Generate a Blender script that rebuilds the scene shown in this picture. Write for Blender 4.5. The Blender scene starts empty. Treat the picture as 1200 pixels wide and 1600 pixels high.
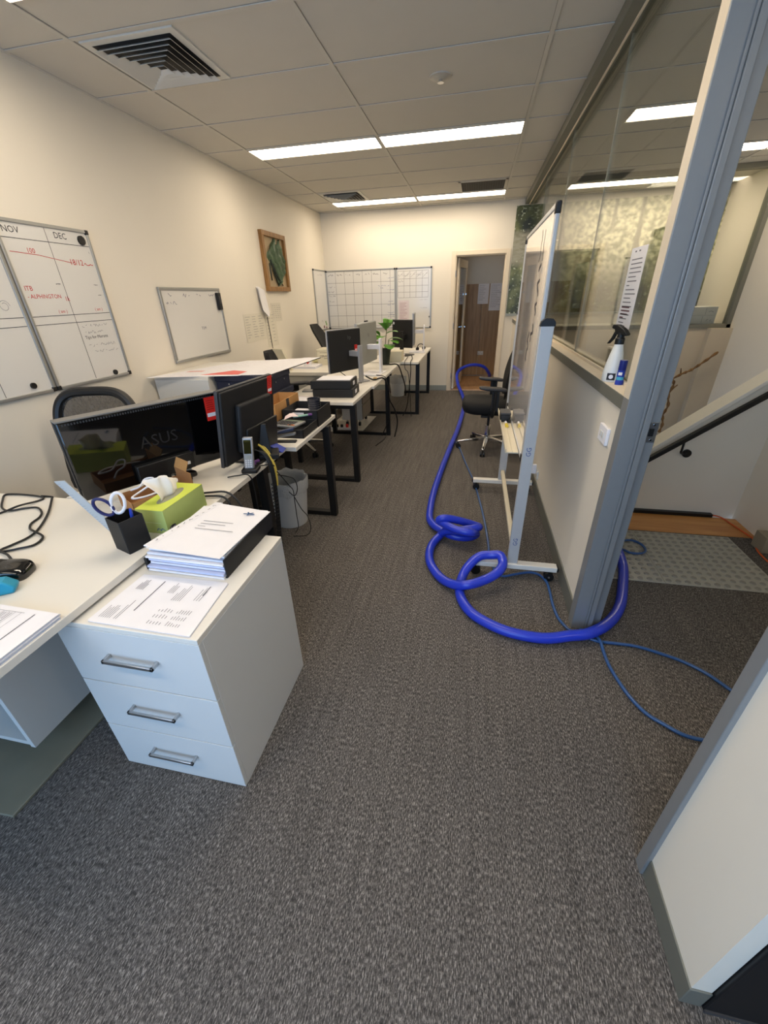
import bpy, bmesh, math, random
from mathutils import Vector, Matrix
random.seed(7)
S = bpy.context.scene
COL = S.collection
PI = math.pi

# ------------------------------------------------------------------ camera
def cam_axes(p, y, r):
    f = Vector((-math.sin(y)*math.cos(p), math.cos(y)*math.cos(p), -math.sin(p)))
    rt = Vector((math.cos(y), math.sin(y), 0)); up = rt.cross(f)
    c, s = math.cos(r), math.sin(r)
    return rt*c + up*s, up*c - rt*s, f
cd = bpy.data.cameras.new('camera'); cam = bpy.data.objects.new('camera', cd); COL.objects.link(cam)
_r, _u, _f = cam_axes(.4913, .2167, -.0315)
M = Matrix((_r, _u, -_f)).transposed().to_4x4(); M.translation = Vector((2.1169, 0, 1.505))
cam.matrix_world = M
cd.sensor_fit = 'VERTICAL'; cd.sensor_height = 36; cd.lens = 626.6/1600*36
cd.clip_start = .02; cd.clip_end = 100
S.camera = cam

# ------------------------------------------------------------------ light
w = bpy.data.worlds.new('sky'); S.world = w; w.use_nodes = True
w.node_tree.nodes['Background'].inputs[0].default_value = (.45, .65, 1, 1)
w.node_tree.nodes['Background'].inputs[1].default_value = 1.0
def area(name, loc, size, energy, color, target):
    l = bpy.data.lights.new(name, 'AREA'); l.shape = 'RECTANGLE'; l.size, l.size_y = size
    l.energy = energy; l.color = color
    o = bpy.data.objects.new(name, l); COL.objects.link(o); o.location = loc
    o.rotation_euler = (Vector(target)-Vector(loc)).to_track_quat('-Z', 'Y').to_euler()
    return o
DAY = (.31, .59, 1.0)
area('daylight', (1.3, -1.98, 1.45), (2.7, 2.1), 46, DAY, (1.3, 3, .6))
LAMP = (1.0, .85, .67)
LAMP_STRENGTH = 12.5
S.view_settings.view_transform = 'Standard'; S.view_settings.look = 'None'
S.view_settings.gamma = 1; S.view_settings.use_curve_mapping = False
S.view_settings.exposure = 0.34

# ------------------------------------------------------------------ materials
def lin(c):
    return tuple(((v/255)/12.92 if v/255 <= .04045 else ((v/255+.055)/1.055)**2.4) for v in c)
MATS = {}
def mat(name, rgb, rough=.55, metal=0, var=0, scale=20, bump=0, bscale=200, emit=0, trans=0, ior=1.45, coat=0, alpha=1, stretch=None, spec=.5):
    if name in MATS: return MATS[name]
    m = bpy.data.materials.new(name); m.use_nodes = True; MATS[name] = m
    nt = m.node_tree; b = nt.nodes['Principled BSDF']; c = (*lin(rgb), 1)
    b.inputs['Base Color'].default_value = c; b.inputs['Roughness'].default_value = rough
    b.inputs['Metallic'].default_value = metal; b.inputs['IOR'].default_value = ior
    b.inputs['Transmission Weight'].default_value = trans
    b.inputs['Coat Weight'].default_value = coat; b.inputs['Alpha'].default_value = alpha
    b.inputs['Specular IOR Level'].default_value = spec
    if emit:
        b.inputs['Emission Color'].default_value = c; b.inputs['Emission Strength'].default_value = emit
    tc = nt.nodes.new('ShaderNodeTexCoord'); mp = nt.nodes.new('ShaderNodeMapping')
    nt.links.new(tc.outputs['Object'], mp.inputs[0])
    if stretch: mp.inputs['Scale'].default_value = stretch
    n = nt.nodes.new('ShaderNodeTexNoise'); n.inputs['Scale'].default_value = scale; n.inputs['Detail'].default_value = 4
    nt.links.new(mp.outputs[0], n.inputs['Vector'])
    mx = nt.nodes.new('ShaderNodeMix'); mx.data_type = 'RGBA'
    v = var if var else .03
    mx.inputs[6].default_value = tuple(x*(1-v) for x in c[:3])+(1,)
    mx.inputs[7].default_value = tuple(min(1, x*(1+v)) for x in c[:3])+(1,)
    nt.links.new(n.outputs['Fac'], mx.inputs[0]); nt.links.new(mx.outputs[2], b.inputs['Base Color'])
    if bump:
        n2 = nt.nodes.new('ShaderNodeTexNoise'); n2.inputs['Scale'].default_value = bscale; n2.inputs['Detail'].default_value = 3
        nt.links.new(mp.outputs[0], n2.inputs['Vector'])
        bp_ = nt.nodes.new('ShaderNodeBump'); bp_.inputs['Strength'].default_value = bump; bp_.inputs['Distance'].default_value = .002
        nt.links.new(n2.outputs['Fac'], bp_.inputs['Height']); nt.links.new(bp_.outputs[0], b.inputs['Normal'])
    return m

def carpet():
    m = bpy.data.materials.new('carpet'); m.use_nodes = True; nt = m.node_tree; b = nt.nodes['Principled BSDF']
    tc = nt.nodes.new('ShaderNodeTexCoord'); mp = nt.nodes.new('ShaderNodeMapping'); mp.inputs['Scale'].default_value = (1, .26, 1)
    nt.links.new(tc.outputs['Object'], mp.inputs[0])
    n = nt.nodes.new('ShaderNodeTexNoise'); n.inputs['Scale'].default_value = 300; n.inputs['Detail'].default_value = 3; n.inputs['Roughness'].default_value = .75
    nt.links.new(mp.outputs[0], n.inputs['Vector'])
    r = nt.nodes.new('ShaderNodeValToRGB'); e = r.color_ramp.elements
    e[0].position = .33; e[0].color = (.030, .027, .025, 1); e[1].position = .70; e[1].color = (.40, .36, .32, 1)
    x = e.new(.5); x.color = (.10, .090, .081, 1)
    nt.links.new(n.outputs['Fac'], r.inputs[0])
    wv = nt.nodes.new('ShaderNodeTexNoise'); wv.inputs['Scale'].default_value = 3.2; wv.inputs['Detail'].default_value = 6
    mp2 = nt.nodes.new('ShaderNodeMapping'); mp2.inputs['Scale'].default_value = (16, .8, 1)
    nt.links.new(tc.outputs['Object'], mp2.inputs[0]); nt.links.new(mp2.outputs[0], wv.inputs['Vector'])
    mr = nt.nodes.new('ShaderNodeMapRange'); mr.inputs['To Min'].default_value = .55; mr.inputs['To Max'].default_value = 1.45
    nt.links.new(wv.outputs['Fac'], mr.inputs[0])
    hs = nt.nodes.new('ShaderNodeHueSaturation'); nt.links.new(r.outputs[0], hs.inputs['Color']); nt.links.new(mr.outputs[0], hs.inputs['Value'])
    nt.links.new(hs.outputs[0], b.inputs['Base Color'])
    b.inputs['Roughness'].default_value = .95; b.inputs['Specular IOR Level'].default_value = .15
    bp_ = nt.nodes.new('ShaderNodeBump'); bp_.inputs['Strength'].default_value = .6; bp_.inputs['Distance'].default_value = .004
    nt.links.new(n.outputs['Fac'], bp_.inputs['Height']); nt.links.new(bp_.outputs[0], b.inputs['Normal'])
    return m

def wood(name, c1, c2, axis='Z', scale=4, rough=.4):
    m = bpy.data.materials.new(name); m.use_nodes = True; nt = m.node_tree; b = nt.nodes['Principled BSDF']
    tc = nt.nodes.new('ShaderNodeTexCoord'); mp = nt.nodes.new('ShaderNodeMapping')
    s = {'X': (.12, 1, 1), 'Y': (1, .12, 1), 'Z': (1, 1, .08)}[axis]; mp.inputs['Scale'].default_value = s
    nt.links.new(tc.outputs['Object'], mp.inputs[0])
    n = nt.nodes.new('ShaderNodeTexNoise'); n.inputs['Scale'].default_value = scale*6; n.inputs['Detail'].default_value = 6; n.inputs['Distortion'].default_value = .4
    nt.links.new(mp.outputs[0], n.inputs['Vector'])
    r = nt.nodes.new('ShaderNodeValToRGB'); e = r.color_ramp.elements
    e[0].position = .35; e[0].color = (*lin(c1), 1); e[1].position = .65; e[1].color = (*lin(c2), 1)
    nt.links.new(n.outputs['Fac'], r.inputs[0]); nt.links.new(r.outputs[0], b.inputs['Base Color']); b.inputs['Roughness'].default_value = rough
    return m

def thin_glass(name, tint=(.93, .96, .94), refl=1.0, mult=1.0):
    m = bpy.data.materials.new(name); m.use_nodes = True; nt = m.node_tree; nt.nodes.clear()
    out = nt.nodes.new('ShaderNodeOutputMaterial'); mix = nt.nodes.new('ShaderNodeMixShader')
    t = nt.nodes.new('ShaderNodeBsdfTransparent'); t.inputs[0].default_value = (*tint, 1)
    g = nt.nodes.new('ShaderNodeBsdfGlossy'); g.inputs['Roughness'].default_value = 0.0; g.inputs[0].default_value = (refl, refl, refl, 1)
    fr = nt.nodes.new('ShaderNodeFresnel'); fr.inputs[0].default_value = 1.5
    mu = nt.nodes.new('ShaderNodeMath'); mu.operation = 'MULTIPLY'; mu.inputs[1].default_value = mult; mu.use_clamp = True
    nt.links.new(fr.outputs[0], mu.inputs[0]); nt.links.new(mu.outputs[0], mix.inputs[0])
    nt.links.new(t.outputs[0], mix.inputs[1]); nt.links.new(g.outputs[0], mix.inputs[2]); nt.links.new(mix.outputs[0], out.inputs[0])
    return m

def liner_mat(name, rgb, alpha):
    m = bpy.data.materials.new(name); m.use_nodes = True; nt = m.node_tree; nt.nodes.clear()
    out = nt.nodes.new('ShaderNodeOutputMaterial'); mix = nt.nodes.new('ShaderNodeMixShader'); mix.inputs[0].default_value = alpha
    t = nt.nodes.new('ShaderNodeBsdfTransparent'); g = nt.nodes.new('ShaderNodeBsdfPrincipled')
    g.inputs['Base Color'].default_value = (*lin(rgb), 1); g.inputs['Roughness'].default_value = .35
    n = nt.nodes.new('ShaderNodeTexNoise'); n.inputs['Scale'].default_value = 14; n.inputs['Distortion'].default_value = 2
    bp_ = nt.nodes.new('ShaderNodeBump'); bp_.inputs['Strength'].default_value = .8; bp_.inputs['Distance'].default_value = .02
    nt.links.new(n.outputs['Fac'], bp_.inputs['Height']); nt.links.new(bp_.outputs[0], g.inputs['Normal'])
    nt.links.new(t.outputs[0], mix.inputs[1]); nt.links.new(g.outputs[0], mix.inputs[2]); nt.links.new(mix.outputs[0], out.inputs[0])
    return m

def mural_mat():
    m = bpy.data.materials.new('forest_mural_print'); m.use_nodes = True; nt = m.node_tree; b = nt.nodes['Principled BSDF']
    tc = nt.nodes.new('ShaderNodeTexCoord')
    def noise(sc, det=6, dist=0, scale=(1, 1, 1)):
        mp = nt.nodes.new('ShaderNodeMapping'); mp.inputs['Scale'].default_value = scale
        nt.links.new(tc.outputs['Object'], mp.inputs[0])
        n = nt.nodes.new('ShaderNodeTexNoise'); n.inputs['Scale'].default_value = sc; n.inputs['Detail'].default_value = det; n.inputs['Distortion'].default_value = dist
        nt.links.new(mp.outputs[0], n.inputs['Vector']); return n
    n1 = noise(4, 10, .3)
    r = nt.nodes.new('ShaderNodeValToRGB'); e = r.color_ramp.elements
    e[0].position = .36; e[0].color = (*lin((34, 38, 22)), 1); e[1].position = .74; e[1].color = (*lin((176, 180, 150)), 1)
    x = e.new(.50); x.color = (*lin((84, 90, 52)), 1); x = e.new(.62); x.color = (*lin((130, 132, 88)), 1)
    nt.links.new(n1.outputs['Fac'], r.inputs[0])
    n2 = noise(26, 6)
    r2 = nt.nodes.new('ShaderNodeValToRGB'); r2.color_ramp.elements[0].position = .60; r2.color_ramp.elements[1].position = .68
    nt.links.new(n2.outputs['Fac'], r2.inputs[0])
    mx = nt.nodes.new('ShaderNodeMix'); mx.data_type = 'RGBA'; mx.inputs[7].default_value = (*lin((205, 210, 180)), 1)
    nt.links.new(r2.outputs[0], mx.inputs[0]); nt.links.new(r.outputs[0], mx.inputs[6])
    # tree trunks: dark stretched bands
    n3 = noise(5, 3, .6, (1, 1, .12))
    r3 = nt.nodes.new('ShaderNodeValToRGB'); r3.color_ramp.elements[0].position = .60; r3.color_ramp.elements[1].position = .63
    nt.links.new(n3.outputs['Fac'], r3.inputs[0])
    mx2 = nt.nodes.new('ShaderNodeMix'); mx2.data_type = 'RGBA'; mx2.inputs[7].default_value = (*lin((84, 80, 62)), 1)
    nt.links.new(r3.outputs[0], mx2.inputs[0]); nt.links.new(mx.outputs[2], mx2.inputs[6])
    # grey gravel track across the middle
    sx = nt.nodes.new('ShaderNodeSeparateXYZ'); nt.links.new(tc.outputs['Object'], sx.inputs[0])
    mr = nt.nodes.new('ShaderNodeMapRange'); mr.inputs['From Min'].default_value = .62; mr.inputs['From Max'].default_value = .72
    nt.links.new(sx.outputs['Z'], mr.inputs[0])
    mr2 = nt.nodes.new('ShaderNodeMapRange'); mr2.inputs['From Min'].default_value = 1.12; mr2.inputs['From Max'].default_value = 1.04
    nt.links.new(sx.outputs['Z'], mr2.inputs[0])
    mr3 = nt.nodes.new('ShaderNodeMapRange'); mr3.inputs['From Min'].default_value = .75; mr3.inputs['From Max'].default_value = .4
    nt.links.new(sx.outputs['X'], mr3.inputs[0])
    a = nt.nodes.new('ShaderNodeMath'); a.operation = 'MULTIPLY'; nt.links.new(mr.outputs[0], a.inputs[0]); nt.links.new(mr2.outputs[0], a.inputs[1])
    a2 = nt.nodes.new('ShaderNodeMath'); a2.operation = 'MULTIPLY'; nt.links.new(a.outputs[0], a2.inputs[0]); nt.links.new(mr3.outputs[0], a2.inputs[1])
    n4 = noise(9, 5, 0, (1, 1, 3))
    a3 = nt.nodes.new('ShaderNodeMath'); a3.operation = 'MULTIPLY'; nt.links.new(a2.outputs[0], a3.inputs[0]); nt.links.new(n4.outputs['Fac'], a3.inputs[1])
    a4 = nt.nodes.new('ShaderNodeMath'); a4.operation = 'MULTIPLY'; a4.inputs[1].default_value = 1.7; a4.use_clamp = True; nt.links.new(a3.outputs[0], a4.inputs[0])
    mx3 = nt.nodes.new('ShaderNodeMix'); mx3.data_type = 'RGBA'; mx3.inputs[7].default_value = (*lin((160, 156, 138)), 1)
    nt.links.new(a4.outputs[0], mx3.inputs[0]); nt.links.new(mx2.outputs[2], mx3.inputs[6])
    # sunlit foliage in the right part of the print
    n5 = noise(17, 8, .2); r5 = nt.nodes.new('ShaderNodeValToRGB'); q5 = r5.color_ramp.elements
    q5[0].position = .40; q5[0].color = (*lin((120, 124, 74)), 1); q5[1].position = .60; q5[1].color = (*lin((246, 244, 206)), 1)
    nt.links.new(n5.outputs['Fac'], r5.inputs[0])
    mxt = nt.nodes.new('ShaderNodeMix'); mxt.data_type = 'RGBA'; mxt.inputs[7].default_value = (*lin((96, 92, 64)), 1)
    nt.links.new(r3.outputs[0], mxt.inputs[0]); nt.links.new(r5.outputs[0], mxt.inputs[6])
    mr5 = nt.nodes.new('ShaderNodeMapRange'); mr5.inputs['From Min'].default_value = .45; mr5.inputs['From Max'].default_value = .9
    nt.links.new(sx.outputs['X'], mr5.inputs[0])
    mr6 = nt.nodes.new('ShaderNodeMapRange'); mr6.inputs['From Min'].default_value = .35; mr6.inputs['From Max'].default_value = .75
    nt.links.new(sx.outputs['Z'], mr6.inputs[0])
    m5 = nt.nodes.new('ShaderNodeMath'); m5.operation = 'MULTIPLY'; nt.links.new(mr5.outputs[0], m5.inputs[0]); nt.links.new(mr6.outputs[0], m5.inputs[1])
    mx6 = nt.nodes.new('ShaderNodeMix'); mx6.data_type = 'RGBA'; nt.links.new(m5.outputs[0], mx6.inputs[0]); nt.links.new(mx3.outputs[2], mx6.inputs[6]); nt.links.new(mxt.outputs[2], mx6.inputs[7])
    nt.links.new(mx6.outputs[2], b.inputs['Base Color']); b.inputs['Roughness'].default_value = .35
    return m

WALL = mat('wall_paint', (230, 222, 206), .6, var=.02, scale=3, bump=.08, bscale=300)
CEIL = mat('ceiling_tile', (206, 201, 190), .85, var=.02, scale=8, bump=.2, bscale=180)
GRID = mat('ceiling_grid', (206, 201, 190), .6)
CARPET = carpet()
SKIRT = mat('grey_skirting', (150, 155, 150), .45, .2)
ALU = mat('anodised_aluminium', (146, 148, 148), .42, .35, var=.04, scale=30)
ALUD = mat('dark_aluminium', (122, 122, 112), .5, .3)
ALUL = mat('cream_gasket', (222, 208, 184), .5)
WHITE = mat('white_laminate', (226, 221, 210), .38, var=.015, scale=5)
WHITE2 = mat('white_edge_band', (214, 212, 204), .4)
PED = mat('white_melamine', (212, 212, 208), .45, var=.015, scale=4)
CHROME = mat('brushed_nickel', (190, 190, 190), .28, .95)
POLISH = mat('polished_chrome', (220, 220, 220), .12, 1)
BLACKM = mat('black_powder_coat', (24, 23, 22), .42, .1)
BLACK = mat('black_plastic', (20, 20, 20), .45)
GLOSS = mat('gloss_black', (6, 6, 7), .06, coat=.6)
MATTB = mat('matt_black', (26, 26, 27), .6)
DGREY = mat('dark_grey_plastic', (62, 62, 64), .5)
FABRIC = mat('black_chair_fabric', (18, 18, 18), .8, var=.25, scale=300, bump=.3, bscale=500)
PAPER = mat('white_paper', (236, 234, 236), .7)
PAPER2 = mat('blue_white_paper', (214, 218, 232), .7)
INK = mat('black_ink', (46, 46, 52), .7)
INKG = mat('grey_ink', (120, 120, 126), .8)
INKR = mat('red_marker', (196, 52, 56), .6)
INKB = mat('blue_marker', (60, 84, 140), .6)
BOARD = mat('whiteboard_enamel', (222, 219, 212), .16, var=.03, scale=2.5, coat=.3)
FRAME = mat('board_frame', (170, 170, 166), .35, .6)
NAVY = mat('navy_card', (28, 32, 52), .7, var=.1, scale=30)
RED = mat('red_sticker', (222, 44, 34), .5)
CARD = mat('brown_cardboard', (186, 140, 86), .8, var=.08, scale=25)
CARD2 = mat('kraft_cardboard', (164, 118, 74), .85, var=.1, scale=30)
GREEN = mat('lime_tissue_card', (203, 216, 84), .6, var=.05, scale=12)
GREEN2 = mat('sage_tissue_card', (176, 192, 112), .6, var=.14, scale=9)
TISSUE = mat('white_tissue', (240, 236, 228), .85, bump=.3, bscale=60)
HOSEM = mat('blue_hose_plastic', (40, 62, 196), .3, var=.06, scale=5, coat=.2)
THINM = mat('steel_blue_hose', (48, 86, 138), .32, coat=.2)
LEAF = mat('leaf_green', (92, 146, 52), .4, var=.3, scale=14)
POT = mat('dark_green_pot', (30, 38, 28), .5)
BINM = mat('grey_bin_plastic', (196, 198, 198), .5)
SILVER = mat('silver_plastic', (176, 176, 178), .35, .4)
GREYPL = mat('grey_plastic', (132, 132, 130), .5)
BLUE = mat('blue_plastic', (34, 60, 168), .45)
CYAN = mat('cyan_plastic', (38, 160, 196), .35, trans=.2)
CREAM = mat('cream_carton', (214, 206, 180), .7, var=.06, scale=20)
YELLOW = mat('yellow_plastic', (226, 200, 60), .5)
PURPLE = mat('purple_plastic', (110, 66, 130), .35)
OAK = wood('oak_veneer', (150, 116, 74), (176, 142, 96), 'Z', 5, .45)
PLY = wood('varnished_ply', (186, 126, 66), (208, 152, 88), 'X', 3, .4)
FRAMEW = wood('gilt_timber', (120, 84, 40), (162, 118, 62), 'Z', 10, .5)
DOORW = mat('cream_door_paint', (228, 214, 190), .45)
GLASS = thin_glass('clear_glass', (.96, .975, .955), 1, .62)
DGLASS = thin_glass('door_glass', (.62, .66, .62), 1, 1.5)
LAMPM = bpy.data.materials.new('lamp_diffuser'); LAMPM.use_nodes = True
_b = LAMPM.node_tree.nodes['Principled BSDF']; _b.inputs['Base Color'].default_value = (.9, .9, .9, 1)
_b.inputs['Emission Color'].default_value = (*LAMP, 1); _b.inputs['Emission Strength'].default_value = LAMP_STRENGTH

# ------------------------------------------------------------------ mesh helpers
class MB:
    def __init__(s): s.v = []; s.f = []
    def add(s, vs, fs):
        n = len(s.v); s.v += [tuple(v) for v in vs]; s.f += [tuple(i+n for i in f) for f in fs]; return s
    def box(s, x0, x1, y0, y1, z0, z1, rz=0, c=None):
        vs = [(x, y, z) for x in (x0, x1) for y in (y0, y1) for z in (z0, z1)]
        if rz:
            if c is None: c = ((x0+x1)/2, (y0+y1)/2)
            cc, ss = math.cos(rz), math.sin(rz)
            vs = [(c[0]+(x-c[0])*cc-(y-c[1])*ss, c[1]+(x-c[0])*ss+(y-c[1])*cc, z) for x, y, z in vs]
        return s.add(vs, [(0, 1, 3, 2), (4, 6, 7, 5), (0, 4, 5, 1), (2, 3, 7, 6), (0, 2, 6, 4), (1, 5, 7, 3)])
    def obox(s, o, ax, ay, az):       # corner + three edge vectors
        o, ax, ay, az = map(Vector, (o, ax, ay, az))
        vs = [o+ax*i+ay*j+az*k for i in (0, 1) for j in (0, 1) for k in (0, 1)]
        return s.add(vs, [(0, 1, 3, 2), (4, 6, 7, 5), (0, 4, 5, 1), (2, 3, 7, 6), (0, 2, 6, 4), (1, 5, 7, 3)])
    def cyl(s, p0, p1, r0, r1=None, n=20):
        return s.tube([p0, p1], [r0, r0 if r1 is None else r1], n)
    def tube(s, pts, rad, n=12, closed=False):
        pts = [Vector(p) for p in pts]; m = len(pts)
        if not hasattr(rad, '__len__'): rad = [rad]*m
        vs = []; prev = None
        for i, p in enumerate(pts):
            a = pts[(i-1) % m if closed else max(i-1, 0)]; b = pts[(i+1) % m if closed else min(i+1, m-1)]
            t = (b-a).normalized()
            if prev is None:
                u = t.orthogonal().normalized()
            else:
                u = prev - t*prev.dot(t)
                u = u.normalized() if u.length > 1e-6 else t.orthogonal().normalized()
            prev = u; v2 = t.cross(u)
            for k in range(n):
                an = 2*PI*k/n; vs.append(p + (u*math.cos(an)+v2*math.sin(an))*rad[i])
        fs = []
        for i in range(m if closed else m-1):
            j = (i+1) % m
            for k in range(n):
                fs.append((i*n+k, i*n+(k+1) % n, j*n+(k+1) % n, j*n+k))
        if not closed:
            fs.append(tuple(range(n))[::-1]); fs.append(tuple(range((m-1)*n, m*n)))
        return s.add(vs, fs)
    def lathe(s, prof, cx=0, cy=0, n=32, sx=1, sy=1, cap=True):
        vs = [(cx+r*sx*math.cos(2*PI*k/n), cy+r*sy*math.sin(2*PI*k/n), z) for r, z in prof for k in range(n)]
        fs = [(i*n+k, i*n+(k+1) % n, (i+1)*n+(k+1) % n, (i+1)*n+k) for i in range(len(prof)-1) for k in range(n)]
        if cap:
            fs.append(tuple(range(n))[::-1]); fs.append(tuple(range((len(prof)-1)*n, len(prof)*n)))
        return s.add(vs, fs)
    def prism(s, poly, d):            # 3D polygon extruded by vector d
        poly = [Vector(p) for p in poly]; d = Vector(d); n = len(poly)
        return s.add(poly+[p+d for p in poly], [tuple(range(n))[::-1], tuple(range(n, 2*n))]+[(i, (i+1) % n, (i+1) % n+n, i+n) for i in range(n)])
    def quad(s, a, b, c, d): return s.add([a, b, c, d], [(0, 1, 2, 3)])
    def build(s, name, m, parent=None, bevel=0, loc=(0, 0, 0), rz=0, angle=35, sub=0):
        me = bpy.data.meshes.new(name); me.from_pydata(s.v, [], s.f)
        bm = bmesh.new(); bm.from_mesh(me); bmesh.ops.recalc_face_normals(bm, faces=bm.faces); bm.to_mesh(me); bm.free()
        for p in me.polygons: p.use_smooth = True
        me.set_sharp_from_angle(angle=math.radians(angle))
        me.materials.append(m)
        o = bpy.data.objects.new(name, me); COL.objects.link(o)
        o.location = loc; o.rotation_euler = (0, 0, rz)
        if parent is not None: o.parent = parent
        if bevel:
            b = o.modifiers.new('bevel', 'BEVEL'); b.width = bevel; b.segments = 2; b.limit_method = 'ANGLE'; b.angle_limit = math.radians(40)
        if sub:
            b = o.modifiers.new('sub', 'SUBSURF'); b.levels = sub; b.render_levels = sub
        return o
def tag(o, label, cat, group=None):
    o['label'] = label; o['category'] = cat
    if group: o['group'] = group
    return o
def thing(name, label, cat, loc=(0, 0, 0), rz=0, group=None):
    o = bpy.data.objects.new(name, None); COL.objects.link(o); o.location = loc; o.rotation_euler = (0, 0, rz); o.empty_display_size = .05
    return tag(o, label, cat, group)
def struct(o): o['kind'] = 'structure'; return o
def dup(root, loc, rz, label, group=None, mats=None):
    r = root.copy(); COL.objects.link(r); r.location = loc; r.rotation_euler = (0, 0, rz); r['label'] = label
    if group: r['group'] = group
    for ch in [c for c in COL.objects if c.parent == root]:
        c = ch.copy(); COL.objects.link(c); c.parent = r
        for g in [c2 for c2 in COL.objects if c2.parent == ch]:
            d = g.copy(); COL.objects.link(d); d.parent = c
    return r
def smooth_path(pts, n=8, closed=False):
    P = [Vector(p) for p in pts]; out = []; m = len(P)
    for i in range(m if closed else m-1):
        g = (lambda k: P[k % m]) if closed else (lambda k: P[min(max(k, 0), m-1)])
        p0, p1, p2, p3 = g(i-1), g(i), g(i+1), g(i+2)
        for j in range(n):
            t = j/n
            out.append(.5*((2*p1)+(p2-p0)*t+(2*p0-5*p1+4*p2-p3)*t*t+(3*p1-p0-3*p2+p3)*t**3))
    if not closed: out.append(P[-1])
    return out
def text_geo(st, size):
    cu = bpy.data.curves.new('t', 'FONT'); cu.body = st; cu.size = size; cu.resolution_u = 2
    o = bpy.data.objects.new('t', cu); COL.objects.link(o)
    dg = bpy.context.evaluated_depsgraph_get(); me = bpy.data.meshes.new_from_object(o.evaluated_get(dg))
    vs = [tuple(v.co) for v in me.vertices]; fs = [tuple(p.vertices) for p in me.polygons]
    bpy.data.objects.remove(o); bpy.data.curves.remove(cu); bpy.data.meshes.remove(me)
    return vs, fs
class Sheet:
    """draws ink on a flat face: o = bottom-left corner, r/u unit vectors, lift = height above face"""
    def __init__(s, o, r, u, lift=.0012):
        s.o, s.r, s.u = Vector(o), Vector(r).normalized(), Vector(u).normalized(); s.n = s.r.cross(s.u); s.lift = lift
    def P(s, x, y): return s.o+s.r*x+s.u*y+s.n*s.lift
    def line(s, mb, x0, y0, x1, y1, w=.002):
        d = Vector((x1-x0, y1-y0)); L = d.length
        if L < 1e-6: return
        q = Vector((-d.y, d.x))/L*w/2
        mb.quad(s.P(x0+q.x, y0+q.y), s.P(x0-q.x, y0-q.y), s.P(x1-q.x, y1-q.y), s.P(x1+q.x, y1+q.y))
    def scrib(s, mb, x, y, L, h, w=.002, step=None, vert=False):
        step = step or h*.45; px, py = 0, random.uniform(.2, .8)*h; t = 0
        while t < L:
            nx = t+step*random.uniform(.5, 1.2); ny = random.uniform(0, h)
            if random.random() < .16: t = nx+step*.8; px, py = t, ny; continue
            if vert: s.line(mb, x+py, y-px, x+ny, y-nx, w)
            else: s.line(mb, x+px, y+py, x+nx, y+ny, w)
            px, py = nx, ny; t = nx
    def text(s, mb, st, x, y, size, rot=0, bold=0):
        vs, fs = text_geo(st, size); c, q = math.cos(rot), math.sin(rot)
        mb.add([s.P(x+vx*c-vy*q, y+vx*q+vy*c) for vx, vy, _ in vs], fs)
    def rows(s, mb, x, y, w, n, gap, h=.003, ragged=.5):
        for i in range(n):
            L = w*random.uniform(1-ragged, 1); s.line(mb, x, y-i*gap, x+L, y-i*gap, h)
    def disc(s, mb, x, y, r, t=.006, n=16):
        a = [s.P(x+r*math.cos(2*PI*k/n), y+r*math.sin(2*PI*k/n)) for k in range(n)]; mb.prism(a, s.n*t)

# ------------------------------------------------------------------ the room
XL, XR, YB, YF, H = -.411, 2.70, 7.459, -2.0, 2.70
fl = MB(); fl.box(XL-.1, 4.2, YF, 2.75, -.06, 0); fl.box(XL-.1, 2.86, 2.75, YB, -.06, 0)
struct(fl.build('floor', CARPET))
MB().box(2.86, 5.4, 3.16, 7.6, -1.5, -1.4).build('floor', CARPET)['kind'] = 'structure'
struct(MB().box(XL-.1, XL, YF, YB+.1, 0, H).build('wall_left', WALL))
bw = MB(); bw.box(XL-.1, 1.75, YB, YB+.12, 0, H); bw.box(2.51, 5.4, YB, YB+.12, -1.4, H); bw.box(1.75, 2.51, YB, YB+.12, 2.045, H)
struct(bw.build('wall_back', WALL))
# wall behind the camera with its window
fw = MB(); fw.box(XL-.1, 4.2, YF-.12, YF, 0, .35); fw.box(XL-.1, 4.2, YF-.12, YF, 2.55, H); fw.box(XL-.1, -.1, YF-.12, YF, .35, 2.55); fw.box(2.72, 4.2, YF-.12, YF, .35, 2.55)
struct(fw.build('wall_front', WALL))
# right side: stub of partition in the foreground
rs = MB(); rs.box(2.712, 2.754, .425, .665, .085, H); struct(rs.build('wall_right', WALL))
rs2 = MB(); rs2.box(2.708, 2.755, .421, .665, 0, .085); struct(rs2.build('baseboard_right', ALUD, bevel=.002))
st = MB(); st.box(2.70, 2.80, .665, .70, 0, H); st.box(2.76, 2.80, .70, .712, 0, H); struct(st.build('trim_1', ALU, bevel=.002))
# outer wall of the landing and the far wall of the stairwell
struct(MB().box(4.08, 4.2, YF, 3.17, 0, H).build('wall_landing', WALL))
struct(MB().box(5.30, 5.4, 3.05, YB, -1.4, H).build('wall_stair', WALL))
struct(MB().box(4.2, 5.4, 3.05, 3.17, -1.4, H).build('wall_stair_front', WALL))
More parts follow.
